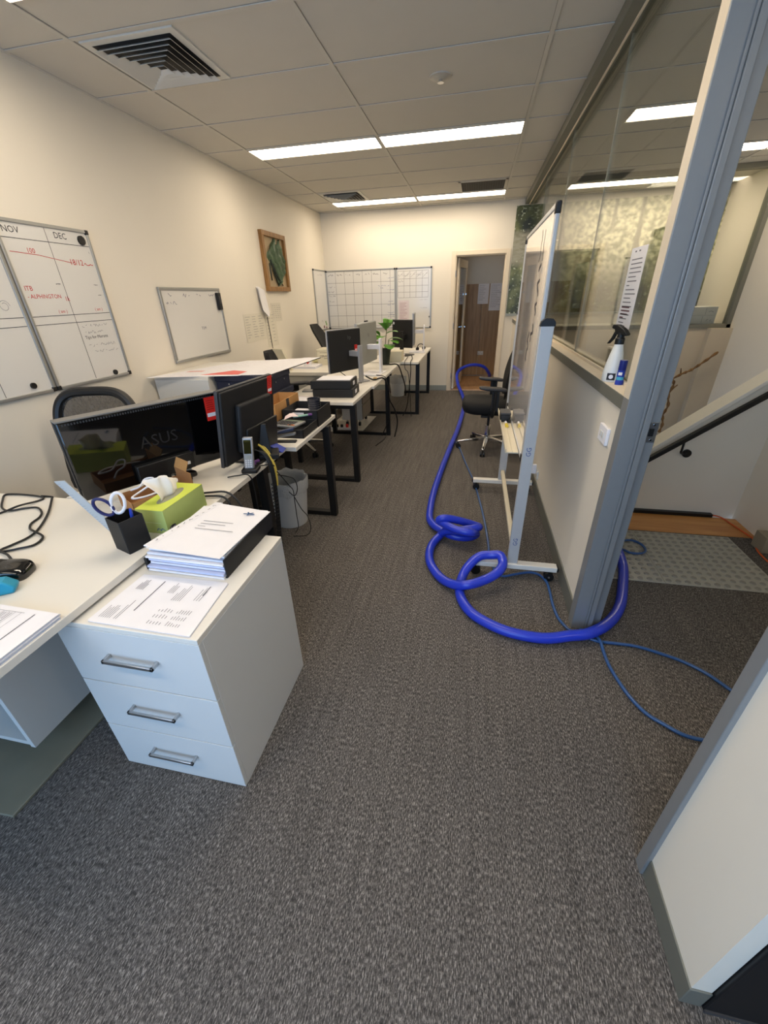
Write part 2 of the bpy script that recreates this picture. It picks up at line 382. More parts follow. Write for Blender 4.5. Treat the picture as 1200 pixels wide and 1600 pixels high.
# half wall of the glazed partition
hw = MB(); hw.box(2.716, 2.83, 1.72, YB, .1, 1.09); struct(hw.build('wall_partition', WALL))
sk = MB(); sk.box(2.708, 2.84, 1.72, YB, 0, .1); struct(sk.build('baseboard_partition', ALUD, bevel=.002))
sk = MB(); sk.box(XL, 1.69, YB-.012, YB, 0, .09); struct(sk.build('baseboard_back', SKIRT, bevel=.003))
sk = MB(); sk.box(XL, XL+.012, YF, YB-.012, 0, .09); struct(sk.build('baseboard_left', SKIRT, bevel=.003))
sl = MB(); sl.box(2.70, 2.845, 1.73, YB, 1.09, 1.14); struct(sl.build('trim_2', ALUD, bevel=.002))
sl = MB(); sl.box(2.702, 2.843, 1.735, YB, 1.1405, 1.1415); sl.box(2.763, 2.776, 1.735, YB, 1.1415, 1.155); sl.box(2.794, 2.806, 1.735, YB, 1.1415, 1.155)
struct(sl.build('trim_3', ALUL, bevel=.001))
hd = MB(); hd.box(2.70, 2.84, 1.72, YB, 2.63, H); struct(hd.build('trim_4', ALUD))
hd = MB(); hd.box(2.755, 2.763, 1.74, YB, 2.618, 2.63); struct(hd.build('trim_5', ALUL))
gl = struct(MB().box(2.782, 2.788, 1.735, YB-.002, 1.142, 2.63).build('window_1', GLASS))
gj = MB()
for y in (3.08, 4.45, 5.9): gj.box(2.7815, 2.7885, y, y+.003, 1.142, 2.63)
gj.build('glass_joint', mat('silicone', (150, 152, 140), .3), gl)
# door jamb post at the end of the partition
jp = MB(); jp.box(2.70, 2.768, 1.668, 1.735, 0, H); jp.box(2.768, 2.790, 1.655, 1.735, 0, H); jp.box(2.796, 2.836, 1.69, 1.735, 0, H)
jp.box(2.758, 2.768, 1.661, 1.668, 0, H)
jamb = struct(jp.build('door_1', ALU, bevel=.0025))
MB().box(2.790, 2.796, 1.68, 1.735, 0, H).build('seal', BLACK, jamb)
MB().box(2.6985, 2.7, 1.672, 1.733, 1.142, H).build('gasket', ALUL, jamb)
sp = MB().box(2.798, 2.834, 1.6875, 1.69, .975, 1.055).build('strike_plate', CHROME, jamb, bevel=.001)
MB().box(2.804, 2.822, 1.686, 1.6877, 1.0, 1.03).build('latch_hole', BLACK, sp)
sc = MB()
for z in (.985, 1.045): sc.cyl((2.818, 1.686, z), (2.818, 1.6877, z), .004, n=10)
sc.build('screw', POLISH, sp)
# ceiling slab + grid
cl = struct(MB().box(XL-.1, 5.4, YF-.1, YB+.1, H, H+.06).build('ceiling', CEIL))
g = MB()
for i in range(-1, 5):
    x = i*1.2
    if XL < x < 5.3: g.box(x-.012, x+.012, YF, YB, H-.006, H+.001)
k = -10
while 4.343+.6*k < YB:
    y = 4.343+.6*k; k += 1
    if y > YF: g.box(XL, 5.3, y-.012, y+.012, H-.005, H+.001)
g.box(XL, XL+.02, YF, YB, H-.006, H+.001); g.box(XL, 2.7, YB-.02, YB, H-.006, H+.001)
g.build('ceiling_grid', GRID, cl)
g = MB()
for i in range(-1, 5):
    x = i*1.2
    if XL < x < 5.3:
        for sx in (-.0135, .0115): g.box(x+sx, x+sx+.002, YF, YB, H-.0015, H+.0005)
k = -10
while 4.343+.6*k < YB:
    y = 4.343+.6*k; k += 1
    if y > YF:
        g.box(XL, 5.3, y-.0135, y-.0115, H-.0015, H+.0005)
g.build('shadow_line', mat('grid_shade', (138, 130, 116), .9), cl)  # darker strips paint a line of shade along the grid bars

# back door: casing, leaf, room beyond
dc = MB()
dc.box(1.69, 1.75, YB-.018, YB+.005, 0, 2.105); dc.box(2.51, 2.57, YB-.018, YB+.005, 0, 2.105); dc.box(1.75, 2.51, YB-.018, YB+.005, 2.045, 2.105)
dc.box(1.745, 1.765, YB, YB+.13, 0, 2.045); dc.box(2.495, 2.515, YB, YB+.13, 0, 2.045); dc.box(1.765, 2.495, YB+.001, YB+.129, 2.03, 2.0445)
casing = struct(dc.build('trim_6', DOORW, bevel=.003))
leaf = struct(bpy.data.objects.new('door_2', None)); COL.objects.link(leaf); leaf.location = (1.772, YB+.12, 0); leaf.rotation_euler = (0, 0, math.radians(81))
d = MB(); d.box(0, .11, -.035, 0, .01, 2.02); d.box(.63, .74, -.035, 0, .01, 2.02); d.box(.11, .63, -.035, 0, .01, .2); d.box(.11, .63, -.035, 0, 1.9, 2.02)
d.build('door_frame', DOORW, leaf, bevel=.003)
MB().box(.11, .63, -.02, -.014, .2, 1.9).build('door_glass', DGLASS, leaf)
d = MB(); d.box(.67, .70, -.06, .03, .98, 1.0); d.cyl((.685, -.035, .99), (.685, -.075, .99), .009); d.cyl((.685, -.07, .99), (.58, -.07, .99), .008); d.box(.66, .72, -.045, -.035, 1.5, 1.53)
d.build('door_handle', POLISH, leaf)
for z in (.25, 1.05, 1.8):
    MB().cyl((1.760, YB+.004, z-.045), (1.760, YB+.004, z+.045), .008, n=10).build('hinge', CHROME, leaf).matrix_parent_inverse = Matrix.LocRotScale(leaf.location, leaf.rotation_euler, None).inverted()
struct(MB().box(1.0, 3.4, YB+.12, 9.1, -.06, 0).build('floor', wood('tan_timber_floor', (176, 132, 92), (196, 152, 108), 'Y', 3, .4)))
x = MB(); x.box(1.0, 3.4, 9.0, 9.1, 0, 2.4); x.box(.95, 1.0, YB+.12, 9.1, 0, 2.4); x.box(3.4, 3.45, YB+.12, 9.1, 0, 2.4)
struct(x.build('wall_far_room', WALL)); struct(MB().box(.95, 3.45, YB+.12, 9.1, 2.4, 2.45).build('ceiling', CEIL))
wp = thing('timber_cupboard', 'oak veneered cupboard front in the room beyond the open back door', 'cupboard', (1.7, 8.98, 0))
for i in range(3):
    MB().box(.02+i*.5, .515+i*.5, -.02, 0, .02, 1.68).build('door', OAK, wp, bevel=.002)
pp = tag(MB().box(0, .2, -.0015, 0, 0, .34).build('paper_notice', PAPER, loc=(2.13, 8.958, 1.34)), 'small white notice taped to timber cupboard, left of the taller one', 'paper')
pp2 = tag(MB().box(0, .26, -.0015, 0, 0, .46).build('paper_notice', PAPER, loc=(2.35, 8.958, 1.22)), 'taller white notice taped to the timber cupboard beyond the door', 'paper')
for o_, ww, hh, n_ in ((pp, .2, .34, 9), (pp2, .26, .46, 13)):
    s_ = Sheet((0, -.0015, 0), (1, 0, 0), (0, 0, 1), .0006); m_ = MB(); s_.rows(m_, .02, hh-.03, ww-.05, n_, .03, .004, .5); m_.build('print', INKG, o_)
def outlet(name, label, loc, rz, two=True):
    t = thing(name, label, 'power outlet', loc, rz)
    MB().box(-.058, .058, -.012, 0, -.036, .036).build('plate', WHITE2, t, bevel=.003)
    for sx in (-.03, .03): MB().box(sx-.009, sx+.009, -.016, -.012, .010, .026).build('rocker', PAPER, t, bevel=.001)
    for sx in (-.03, .03):
        q = MB()
        for dx, dz in ((-.007, -.006), (.007, -.006), (0, -.018)): q.box(sx+dx-.0015, sx+dx+.0015, -.0125, -.0119, dz-.004, dz+.004)
        q.build('socket_slots', INK, t)
    return t
outlet('power_outlet', 'white double outlet low on the timber cupboard beyond the back door', (2.26, 8.96, .45), 0)
dl = thing('downlight', 'small round downlight glowing in the ceiling beyond the back door', 'light', (2.36, 8.35, 2.4))
MB().lathe([(.055, -.004), (.07, -.004), (.072, 0), (.055, 0)], n=28, cap=False).build('trim_ring', PAPER, dl)
DLM = bpy.data.materials.new('downlight_lens'); DLM.use_nodes = True
DLM.node_tree.nodes['Principled BSDF'].inputs['Emission Color'].default_value = (1, .88, .72, 1); DLM.node_tree.nodes['Principled BSDF'].inputs['Emission Strength'].default_value = 35
MB().lathe([(.055, -.003), (.055, -.001)], n=28).build('lens', DLM, dl)
m_ = tag(MB().box(0, 2.71, -.012, 0, 0, 1.40).build('wall_mural', mural_mat(), loc=(2.59, YB, 1.22)), 'large dark green forest photo mural on the back wall, behind the glass', 'mural')
MB().box(0, 2.71, -.02, 0, -.035, 0).build('ledge', SKIRT, m_)

# ------------------------------------------------------------------ ceiling fittings
def ceiling_lamp(x, y, label):
    t = thing('ceiling_light', label, 'ceiling light', (x, y, H), 0, 'recessed linear ceiling lights')
    q = MB(); q.box(.012, 1.188, .012, .018, -.010, .02); q.box(.012, 1.188, .288, .294, -.010, .02); q.box(.012, .018, .012, .294, -.010, .02); q.box(1.182, 1.188, .012, .294, -.010, .02)
    q.build('frame', GRID, t); MB().box(.018, 1.182, .018, .288, -.004, .0).build('diffuser', LAMPM, t)
for lx, ly, la in ((0, 4.343, 'long bright ceiling light of the nearer visible row, left one'), (1.2, 4.343, 'long bright ceiling light of the nearer visible row, right one'),
                   (0, 6.743, 'bright ceiling light nearest the back wall, left one beside the air vent'), (1.2, 6.743, 'bright ceiling light nearest the back wall, right one by return grille'),
                   (0, 1.943, 'ceiling light at the upper left edge of the photo, barely in frame'), (1.2, 1.943, 'ceiling light above the near aisle, out of frame'),
                   (0, -.457, 'ceiling light behind the camera, left one of the pair'), (1.2, -.457, 'ceiling light behind the camera, right one of the pair'), (3.6, 6.743, 'ceiling light behind the glass partition near the mural wall'), (3.6, -.457, 'ceiling light over the landing, behind the camera'),
                   (4.2, 5.543, 'added unseen ceiling light over the stairwell behind the glass partition')):  # this last lamp is added out of view to light the far room
    ceiling_lamp(lx, ly, la)
def diffuser(x, y, label):
    t = thing('air_vent', label, 'air vent', (x, y, H), 0, 'square four-way ceiling air vents')
    MB().box(.0, .54, .0, .54, -.008, .0).build('back_plate', WHITE2, t)
    MB().box(.04, .50, .04, .50, -.0085, -.0078).build('dark_throat', MATTB, t)
    for i in range(6):
        a = .045+i*.036; b = .54-a; w_ = .021; q = MB()
        z0, z1 = -.012-.003*i, -.026-.003*i
        for (p0, p1, nrm) in (((a, a), (b, a), (0, 1)), ((b, a), (b, b), (-1, 0)), ((b, b), (a, b), (0, -1)), ((a, b), (a, a), (1, 0))):
            d_ = Vector((p1[0]-p0[0], p1[1]-p0[1])).normalized(); n_ = Vector(nrm)
            o0 = Vector(p0); o1 = Vector(p1)
            i0 = o0+n_*w_+d_*w_; i1 = o1+n_*w_-d_*w_
            q.add([(*o0, z1), (*o1, z1), (*i1, z0), (*i0, z0), (*o0, z1-.0015), (*o1, z1-.0015), (*i1, z0-.0015), (*i0, z0-.0015)],
                  [(0, 1, 2, 3), (4, 5, 6, 7), (0, 1, 5, 4), (2, 3, 7, 6), (0, 3, 7, 4), (1, 2, 6, 5)])
        q.build('louvre', WHITE2, t)
    return t
diffuser(.03, 2.573, 'large square louvred air vent in the ceiling, upper left, nearest the camera')
diffuser(.03, 6.173, 'small-looking square air vent beside the far left ceiling light')
t = thing('return_grille', 'brown-grey eggcrate return air grille by the far right ceiling light', 'air vent', (1.80, 6.16, H))
q = MB(); q.box(0, .58, 0, .03, -.01, 0); q.box(0, .58, .53, .56, -.01, 0); q.box(0, .03, 0, .56, -.01, 0); q.box(.55, .58, 0, .56, -.01, 0); q.build('frame', GRID, t)
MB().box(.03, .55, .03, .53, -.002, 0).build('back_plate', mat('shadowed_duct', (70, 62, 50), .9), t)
q = MB()
for i in range(18): q.box(.03+i*.029, .032+i*.029, .03, .53, -.009, -.002); q.box(.03, .55, .03+i*.0278, .032+i*.0278, -.009, -.002)
q.build('grid', mat('duct_grid', (120, 110, 92), .7), t)
t = thing('ceiling_sprinkler', 'round white fire sprinkler rosette in the ceiling above the aisle', 'sprinkler', (1.80, 3.465, H))
MB().lathe([(.07, 0), (.068, -.006), (.045, -.010), (.03, -.016), (.001, -.016)], n=32).build('rosette', mat('rosette_white', (190, 184, 170), .4), t)
MB().lathe([(.012, -.016), (.013, -.026), (.02, -.028), (.02, -.030), (.001, -.030)], n=20).build('sprinkler_head', POLISH, t)

# ------------------------------------------------------------------ stair landing
pv = thing('tactile_paving', 'grey studded tactile paving on the landing beyond the doorway', 'paving', (3.0, 2.13, 0))
PAVM = mat('tactile_grey', (172, 170, 160), .5, .1, var=.06, scale=20)
for i, (x0, x1) in enumerate(((0, .30), (.303, .60), (.603, .90))):
    MB().box(x0, x1, 0, .60, 0, .006).build('slab', PAVM, pv, bevel=.001)
q = MB()
for i in range(18):
    for j in range(12): q.lathe([(.0165, .006), (.013, .011), (.004, .0112)], .025+i*.05, .025+j*.05, n=10)
q.build('studs', mat('stud_grey', (142, 140, 132), .45, .1), pv)
struct(MB().box(2.86, 4.08, 2.75, 3.02, -.06, .004).build('trim_7', PLY, bevel=.002))
struct(MB().box(2.86, 3.93, 3.015, 3.05, -.06, .028).build('trim_8', BLACKM))
# stair wall with sloping top + cap
def zt(x): return .508+(x-3.407)*.876-.03
q = MB(); q.prism([(2.86, 3.05, -1.4), (4.08, 3.05, -1.4), (4.08, 3.05, zt(4.08)), (2.86, 3.05, zt(2.86))], (0, .11, 0)); struct(q.build('wall_stair_low', WALL))
q = MB(); q.prism([(2.86, 3.035, zt(2.86)), (4.08, 3.035, zt(4.08)), (4.08, 3.035, zt(4.08)+.035), (2.86, 3.035, zt(2.86)+.035)], (0, .14, 0)); struct(q.build('trim_9', mat('cap_white', (238, 230, 214), .5), bevel=.003))
hr = thing('handrail', 'black handrail sloping up along the cream stair wall', 'handrail', (3.30, 2.985, .36))
dvec = Vector((.70, 0, .70*.808)); q = MB(); q.obox((0, -.018, 0), dvec, (0, .036, 0), (0, 0, .04)); q.build('rail', BLACKM, hr, bevel=.004)
q = MB(); q.tube(smooth_path([(.27, 0, .215), (.27, 0, .165), (.275, .012, .14), (.30, .035, .125), (.33, .055, .12)], 5), .007, 10); q.build('bracket', BLACKM, hr)
MB().cyl((.335, .05, .12), (.335, .065, .12), .028, n=20).build('wall_rosette', BLACKM, hr)
# glazing on the far side of the stairwell
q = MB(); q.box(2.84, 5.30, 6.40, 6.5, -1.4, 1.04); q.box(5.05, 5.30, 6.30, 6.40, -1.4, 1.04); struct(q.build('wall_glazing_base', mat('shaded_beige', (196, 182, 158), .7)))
q = MB(); q.box(2.84, 5.30, 6.385, 6.5, 1.04, 1.085); q.box(5.25, 5.30, 6.385, 6.5, 1.04, 2.7); q.box(2.84, 5.3, 6.385, 6.5, 2.65, 2.7); q.box(2.84, 2.88, 6.385, 6.5, 1.04, 2.7); struct(q.build('trim_10', ALUD, bevel=.002))
struct(MB().box(2.88, 5.25, 6.44, 6.446, 1.085, 2.65).build('window_2', thin_glass('office_glass', (.96, .97, .95), 1, 1)))
for i, (xx, zz, lab) in enumerate(((4.72, 1.085, 'lower grey-white carton stacked on the far glazed sill'), (4.74, 1.185, 'upper grey-white carton stacked on the far glazed sill'))):
    t = thing('paper_carton', lab, 'box', (xx, 6.47, zz), 0)
    MB().box(0, .42-.02*i, 0, .3, 0, .098).build('carton_body', mat('carton_grey', (232, 230, 224), .7), t, bevel=.002)
    s_ = Sheet((0, 0, 0), (1, 0, 0), (0, 0, 1)); m_ = MB(); s_.scrib(m_, .30, .03, .07, .03, .004); s_.line(m_, .27, .01, .27, .09, .003); m_.build('print', INKG, t)
struct(MB().box(2.90, 5.25, 6.5, 6.95, 1.0, 1.084).build('trim_11', WHITE))
# knotted branch leaning in the stairwell
BR = wood('branch_bark', (92, 64, 34), (138, 102, 58), 'Z', 8, .8)
t = thing('driftwood_branch', 'bent knotted brown branch fixed on the stairwell wall beyond the door', 'branch', (4.79, 6.24, -.3))
pts = [(0, 0, 0), (.01, -.01, .12), (-.015, 0, .25), (.01, -.01, .38), (-.02, 0, .52), (0, -.01, .66), (-.03, 0, .735)]
sp_ = smooth_path(pts, 5); MB().tube(sp_, [.016+.007*math.sin(i*1.7) for i in range(len(sp_))], 8).build('upright_limb', BR, t)
pts = [(-.05, 0, .72), (.06, -.01, .80), (.16, 0, .85), (.27, -.01, .95), (.40, 0, 1.07)]
sp_ = smooth_path(pts, 5); MB().tube(sp_, [.015+.006*math.sin(i*2.1) for i in range(len(sp_))], 8).build('side_limb', BR, t)
q = MB(); q.tube([(0, 0, .6), (.05, -.01, .66)], [.012, .006], 6); q.tube([(.05, 0, .8), (.03, -.01, .87)], [.01, .005], 6); q.tube([(-.02, 0, .74), (-.07, 0, .77)], [.014, .006], 6); q.build('stub', BR, t)
q = MB(); q.box(0, .06, 0, .11, 0, .11); tag(q.build('door_stop_block', mat('taupe_block', (150, 138, 118), .6), loc=(4.0, 2.56, 0), bevel=.003), 'small taupe box on the landing floor at the right edge', 'box')

# ------------------------------------------------------------------ boards on walls
def wall_board(name, label, o, r, w_, h_, fr=.018, group=None, caps=True):
    """flat whiteboard; local X along the wall, local Z up, faces local -Y"""
    t = thing(name, label, 'whiteboard', o, r, group)
    MB().box(fr, w_-fr, -.010, -.002, fr, h_-fr).build('panel', BOARD, t)
    q = MB(); q.box(0, w_, -.018, 0, 0, fr); q.box(0, w_, -.018, 0, h_-fr, h_); q.box(0, fr, -.018, 0, fr, h_-fr); q.box(w_-fr, w_, -.018, 0, fr, h_-fr)
    q.build('frame', FRAME, t, bevel=.003)
    if caps:
        for x_, z_ in ((0, 0), (w_-.024, 0), (0, h_-.024), (w_-.024, h_-.024)): MB().box(x_-.001, x_+.025, -.0195, 0, z_-.001, z_+.025).build('corner_cap', BLACK, t, bevel=.003)
    return t, Sheet((0, -.010, 0), (1, 0, 0), (0, 0, 1), .0008)
LW = PI/2       # rotation that makes local X run along +Y and local -Y face +X
def magnets(t, s_, pts, r=.017):
    for x_, y_ in pts: q = MB(); s_.disc(q, x_, y_, r, .01); q.build('magnet', BLACK, t)
# boards nearest the camera
t, s_ = wall_board('whiteboard', 'month planner whiteboard cut off by the left edge, no heading visible', (XL+.001, 1.49, 1.05), LW, .60, .89, group='month planner whiteboards on the left wall')
k_ = MB(); s_.line(k_, .30, .02, .30, .87, .003); s_.line(k_, .02, .79, .58, .79, .003); s_.line(k_, .02, .36, .58, .365, .003); s_.line(k_, .02, .41, .58, .41, .003)
s_.scrib(k_, .12, .83, .08, .025, .003); s_.scrib(k_, .42, .83, .08, .025, .003); k_.build('marker_writing', INK, t)
k_ = MB(); a = [(.50+.03*math.cos(i*.5)*(1-i*.03), .47+.03*math.sin(i*.5)*(1-i*.03)) for i in range(18)]
for p0, p1 in zip(a, a[1:]): s_.line(k_, *p0, *p1, .002)
s_.scrib(k_, .46, .56, .05, .02, .002); k_.build('faint_doodle', INKG, t); magnets(t, s_, [(.47, .055)])
t, s_ = wall_board('whiteboard', 'month planner whiteboard headed NOV and DEC with red notes', (XL+.001, 2.10, 1.05), LW, .61, .89, group='month planner whiteboards on the left wall')
k_ = MB(); s_.line(k_, .30, .02, .30, .87, .003); s_.line(k_, .02, .80, .59, .80, .003); s_.line(k_, .02, .365, .59, .37, .003); s_.line(k_, .02, .41, .59, .415, .003)
s_.text(k_, 'NOV', .04, .825, .045); s_.text(k_, 'DEC', .35, .825, .045)
s_.scrib(k_, .57, .76, .015, .02, .002); s_.text(k_, 'Tips for Morons', .325, .265, .028)
s_.scrib(k_, .25, .58, .03, .004, .003); s_.scrib(k_, .53, .58, .03, .004, .003); s_.scrib(k_, .54, .52, .03, .004, .003); k_.build('marker_writing', INK, t)
k_ = MB(); s_.line(k_, .04, .735, .20, .728, .003); s_.line(k_, .20, .728, .42, .70, .003); s_.text(k_, '100', .14, .735, .035); s_.text(k_, '18/12', .40, .69, .045); s_.scrib(k_, .51, .69, .06, .022, .004)
k_.build('red_writing', INKR, t)
for a_ in (('ITB', .04, .545, .035), ('- ALPHINGTON', .04, .505, .031), ('1k', .275, .49, .035), ('( am )', .20, .425, .026), ('( am )', .475, .43, .026)): k_ = MB(); s_.text(k_, *a_); k_.build('red_writing', INKR, t)
k_ = MB(); s_.scrib(k_, .33, .335, .20, .018, .002); s_.scrib(k_, .34, .295, .14, .018, .002); s_.scrib(k_, .335, .215, .22, .018, .002); s_.scrib(k_, .34, .175, .22, .018, .002)
k_.build('faded_writing', INKG, t); magnets(t, s_, [(.54, .83)], .026); magnets(t, s_, [(.47, .035)])
# mid whiteboard with eraser
t, s_ = wall_board('whiteboard', 'mid-size whiteboard mostly wiped clean with a black eraser on its edge', (XL+.001, 3.245, 1.045), LW, .885, .585, .024, caps=False)
k_ = MB()
for x_, L_ in ((.06, .09), (.30, .09), (.50, .06), (.66, .11), (.80, .06)): s_.scrib(k_, x_, .510, L_, .030, .0045, .016)
s_.scrib(k_, .06, .455, .12, .022, .004, .014); s_.text(k_, 'TOM', .47, .24, .034); k_.build('marker_writing', mat('slate_marker', (84, 86, 110), .7), t)
e_ = MB().box(-.028, .028, -.03, 0, -.075, .075).build('whiteboard_eraser', BLACK, None, bevel=.006, loc=(XL+.012, 4.07, 1.515), rz=LW)
tag(e_, 'black magnetic eraser stuck on the right edge of the wiped whiteboard', 'eraser'); MB().box(-.014, .014, -.032, -.03, -.02, .045).build('grip', DGREY, e_, bevel=.001)
# far corner boards
t, s_ = wall_board('whiteboard', 'narrow whiteboard on the left wall in the back corner', (XL+.001, 6.86, 1.04), LW, .58, .885, group='whiteboards in the back corner')
k_ = MB(); s_.scrib(k_, .2, .80, .2, .03, .004); s_.scrib(k_, .2, .12, .12, .04, .005); k_.build('marker_writing', INKG, t)
k_ = MB(); s_.disc(k_, .40, .12, .02, .004, 10); s_.disc(k_, .43, .085, .02, .004, 10); s_.line(k_, .41, .1, .42, .02, .006); k_.build('green_doodle', LEAF, t)
k_ = MB(); s_.disc(k_, .30, .05, .022, .006, 12); s_.disc(k_, .42, .03, .02, .006, 12); k_.build('magnet', mat('plum_magnet', (120, 60, 70), .5), t)
t, s_ = wall_board('whiteboard', 'large gridded planner whiteboard on the back wall, seven columns wide', (XL+.012, YB-.001, 1.035), 0, 1.19, .885, group='whiteboards in the back corner')
k_ = MB()
for i in range(7): s_.line(k_, .17+i*.155 if i < 7 else 0, .02, .17+i*.155, .865, .004)
for i in range(5): s_.line(k_, .02, .70-i*.165, 1.17, .70-i*.165, .004)
for i in range(7): s_.scrib(k_, .04+i*.155, .80, .09, .03, .005)
for y_ in (.63, .56, .50, .42): s_.scrib(k_, .03, y_, .11, .022, .004)
k_.build('planner_grid', mat('grid_marker', (104, 100, 96), .7), t)
k_ = MB()
for y_ in (.74, .60, .57, .40, .35, .23, .20, .17, .12): s_.scrib(k_, 1.05 if y_ != .60 else .90, y_, .11, .018, .003)
s_.scrib(k_, .9, .63, .22, .018, .003); k_.build('marker_writing', INKB, t)
t, s_ = wall_board('whiteboard', 'right-hand whiteboard on back wall with small chart grid and pinned sheet', (.80, YB-.001, 1.03), 0, .585, .89, group='whiteboards in the back corner')
k_ = MB()
for i in range(6): s_.line(k_, .03+i*.10, .46, .03+i*.10, .84, .0035)
for y_ in (.84, .73, .63, .54, .46): s_.line(k_, .03, y_, .53, y_, .0035)
for i in range(5): s_.line(k_, .04+i*.1, .75, .12+i*.1, .82, .003); s_.scrib(k_, .035+i*.1, .77, .07, .03, .003)
s_.scrib(k_, .04, .68, .08, .03, .003); s_.scrib(k_, .40, .42, .12, .01, .002); s_.scrib(k_, .40, .30, .12, .01, .002); s_.disc(k_, .555, .17, .012, .006, 10)
k_.build('planner_grid', mat('grid_marker2', (110, 104, 96), .7), t)
q = MB().box(.04, .215, -.0125, -.0105, .10, .42).build('pinned_sheet', mat('pinkish_paper', (216, 204, 204), .7), t)
s2 = Sheet((0, -.0125, 0), (1, 0, 0), (0, 0, 1)); k_ = MB(); s2.rows(k_, .06, .38, .13, 12, .023, .005, .5); k_.build('pinned_print', mat('rose_ink', (170, 130, 136), .8), t)

# framed picture + pinned papers on the left wall
t = thing('framed_picture', 'timber box frame holding a green crumpled relief on the left wall', 'picture', (XL, 5.19, 1.61), LW)
q = MB(); q.box(0, .66, -.045, 0, 0, .05); q.box(0, .66, -.045, 0, .575, .625); q.box(0, .05, -.045, 0, .05, .575); q.box(.61, .66, -.045, 0, .05, .575); q.build('frame', FRAMEW, t, bevel=.003)
MB().box(.05, .61, -.012, -.004, .05, .575).build('backing', mat('tan_backing', (176, 156, 124), .8, var=.12, scale=6), t)
bm_ = MB(); n_ = 18; vs = []; fs = []
for i in range(n_+1):
    for j in range(n_+1):
        u_, v_ = i/n_, j/n_
        wd = .10+.20*math.sin(PI*min(1, v_*1.05))**.6
        x_ = .37+(u_-.42)*2*wd*.9-.16*(1-v_)*(u_-.2)+.05*math.sin(7*v_); z_ = .08+.46*v_+.03*math.sin(9*u_)
        vs.append((min(max(x_, .06), .60), -.02-.03*math.sin(PI*u_)*math.sin(PI*v_)-.020*math.sin(22*u_+9*v_)-.008*math.sin(33*v_+8*u_), z_))
for i in range(n_):
    for j in range(n_): fs.append((i*(n_+1)+j, (i+1)*(n_+1)+j, (i+1)*(n_+1)+j+1, i*(n_+1)+j+1))
bm_.add(vs, fs); rel = bm_.build('green_relief', mat('sea_green', (84, 104, 78), .42, var=.75, scale=11), t, angle=80)
q = MB()
for i, (a, b) in enumerate((((.22, .30), (.40, .08)), ((.26, .26), (.46, .07)), ((.18, .34), (.33, .08)), ((.14, .30), (.16, .12)))): q.tube(smooth_path([(a[0], -.03, a[1]), ((a[0]+b[0])/2-.03, -.04, (a[1]+b[1])/2-.02), (b[0], -.025, b[1])], 5), .008, 6)
q.build('dark_fronds', mat('dark_frond', (34, 44, 36), .5), t)
def wall_paper(y, z, w_, h_, label, rows=10, m=PAPER, curl=0, cols=1):
    t = thing('pinned_paper', label, 'paper', (XL+.001, y, z), LW)
    q = MB(); n_ = 8
    for i in range(n_):
        a, b = i/n_, (i+1)/n_
        ya, yb = -.003-curl*(a)**2, -.003-curl*(b)**2
        q.add([(0, ya, h_*(1-a)), (w_, ya*.6, h_*(1-a)), (w_, yb*.6, h_*(1-b)), (0, yb, h_*(1-b)), (0, ya+.001, h_*(1-a)), (w_, ya*.6+.001, h_*(1-a)), (w_, yb*.6+.001, h_*(1-b)), (0, yb+.001, h_*(1-b))], [(0, 1, 2, 3), (7, 6, 5, 4), (0, 3, 7, 4), (1, 5, 6, 2)])
    q.build('sheet', m, t, angle=80)
    if rows:
        s_ = Sheet((0, -.003, 0), (1, 0, 0), (0, 0, 1)); k_ = MB()
        for c_ in range(cols): s_.rows(k_, .03+c_*(w_-.04)/cols, h_-.03, (w_-.05)/cols*.8, rows, (h_-.05)/rows, .004, .6)
        k_.build('print', mat('pale_ink', (156, 152, 146), .8), t)
    return t
PLAN = mat('pinned_plan', (222, 215, 197), .7)
wall_paper(4.53, 1.09, .50, .29, 'wide drawing sheet pinned low on left wall under the picture', 9, PLAN, 0, 3)
wall_paper(5.04, .99, .30, .39, 'tall schedule sheet pinned right of the wide drawing sheet', 9, PLAN, 0, 2)
wall_paper(5.25, 1.27, .29, .21, 'small calendar sheet pinned below the framed picture', 7, mat('calendar_paper', (218, 211, 194), .7), 0, 4)
t = thing('curled_paper', 'curled white sheets hanging off the wall left of the picture', 'paper', (XL+.002, 4.93, 1.36), LW)
q = MB(); 
for i in range(2): q.add([(0, -.004-.02*i, .30), (.20, -.004, .26), (.23, -.02, .02), (.12, -.06+.02*i, -.03), (0, -.05, .05)], [(0, 1, 2), (0, 2, 3), (0, 3, 4)])
q.build('sheet', PAPER, t)
tag(MB().tube([(XL+.01, 5.10, 1.33), (XL+.012, 5.12, .97)], .004, 6).build('hanging_cord', BLACK), 'thin black cord hanging straight down the wall below the curled papers', 'cord')

# ------------------------------------------------------------------ desks
DZ = .74
def desk(name, label, x0, x1, y0, y1, legs=(), rz=0, z=DZ, lx=None):
    cx, cy = (x0+x1)/2, (y0+y1)/2
    t = thing(name, label, 'desk', (cx, cy, 0), rz, None)
    a, b = (x1-x0)/2, (y1-y0)/2
    MB().box(-a, a, -b, b, z-.025, z).build('desktop', WHITE, t, bevel=.0015)
    for ly in legs:
        l0, l1 = (lx or (x0+.02, x1-.01)); l0 -= cx; l1 -= cx; y_ = ly-cy; q = MB(); w_ = .025
        q.box(l0, l0+.05, y_-w_, y_+w_, 0, z-.027); q.box(l1-.05, l1, y_-w_, y_+w_, 0, z-.027)
        q.box(l0+.05, l1-.05, y_-w_, y_+w_, 0, .035); q.box(l0+.05, l1-.05, y_-w_, y_+w_, z-.065, z-.027)
        q.build('leg_frame', BLACKM, t, bevel=.002)
    return t
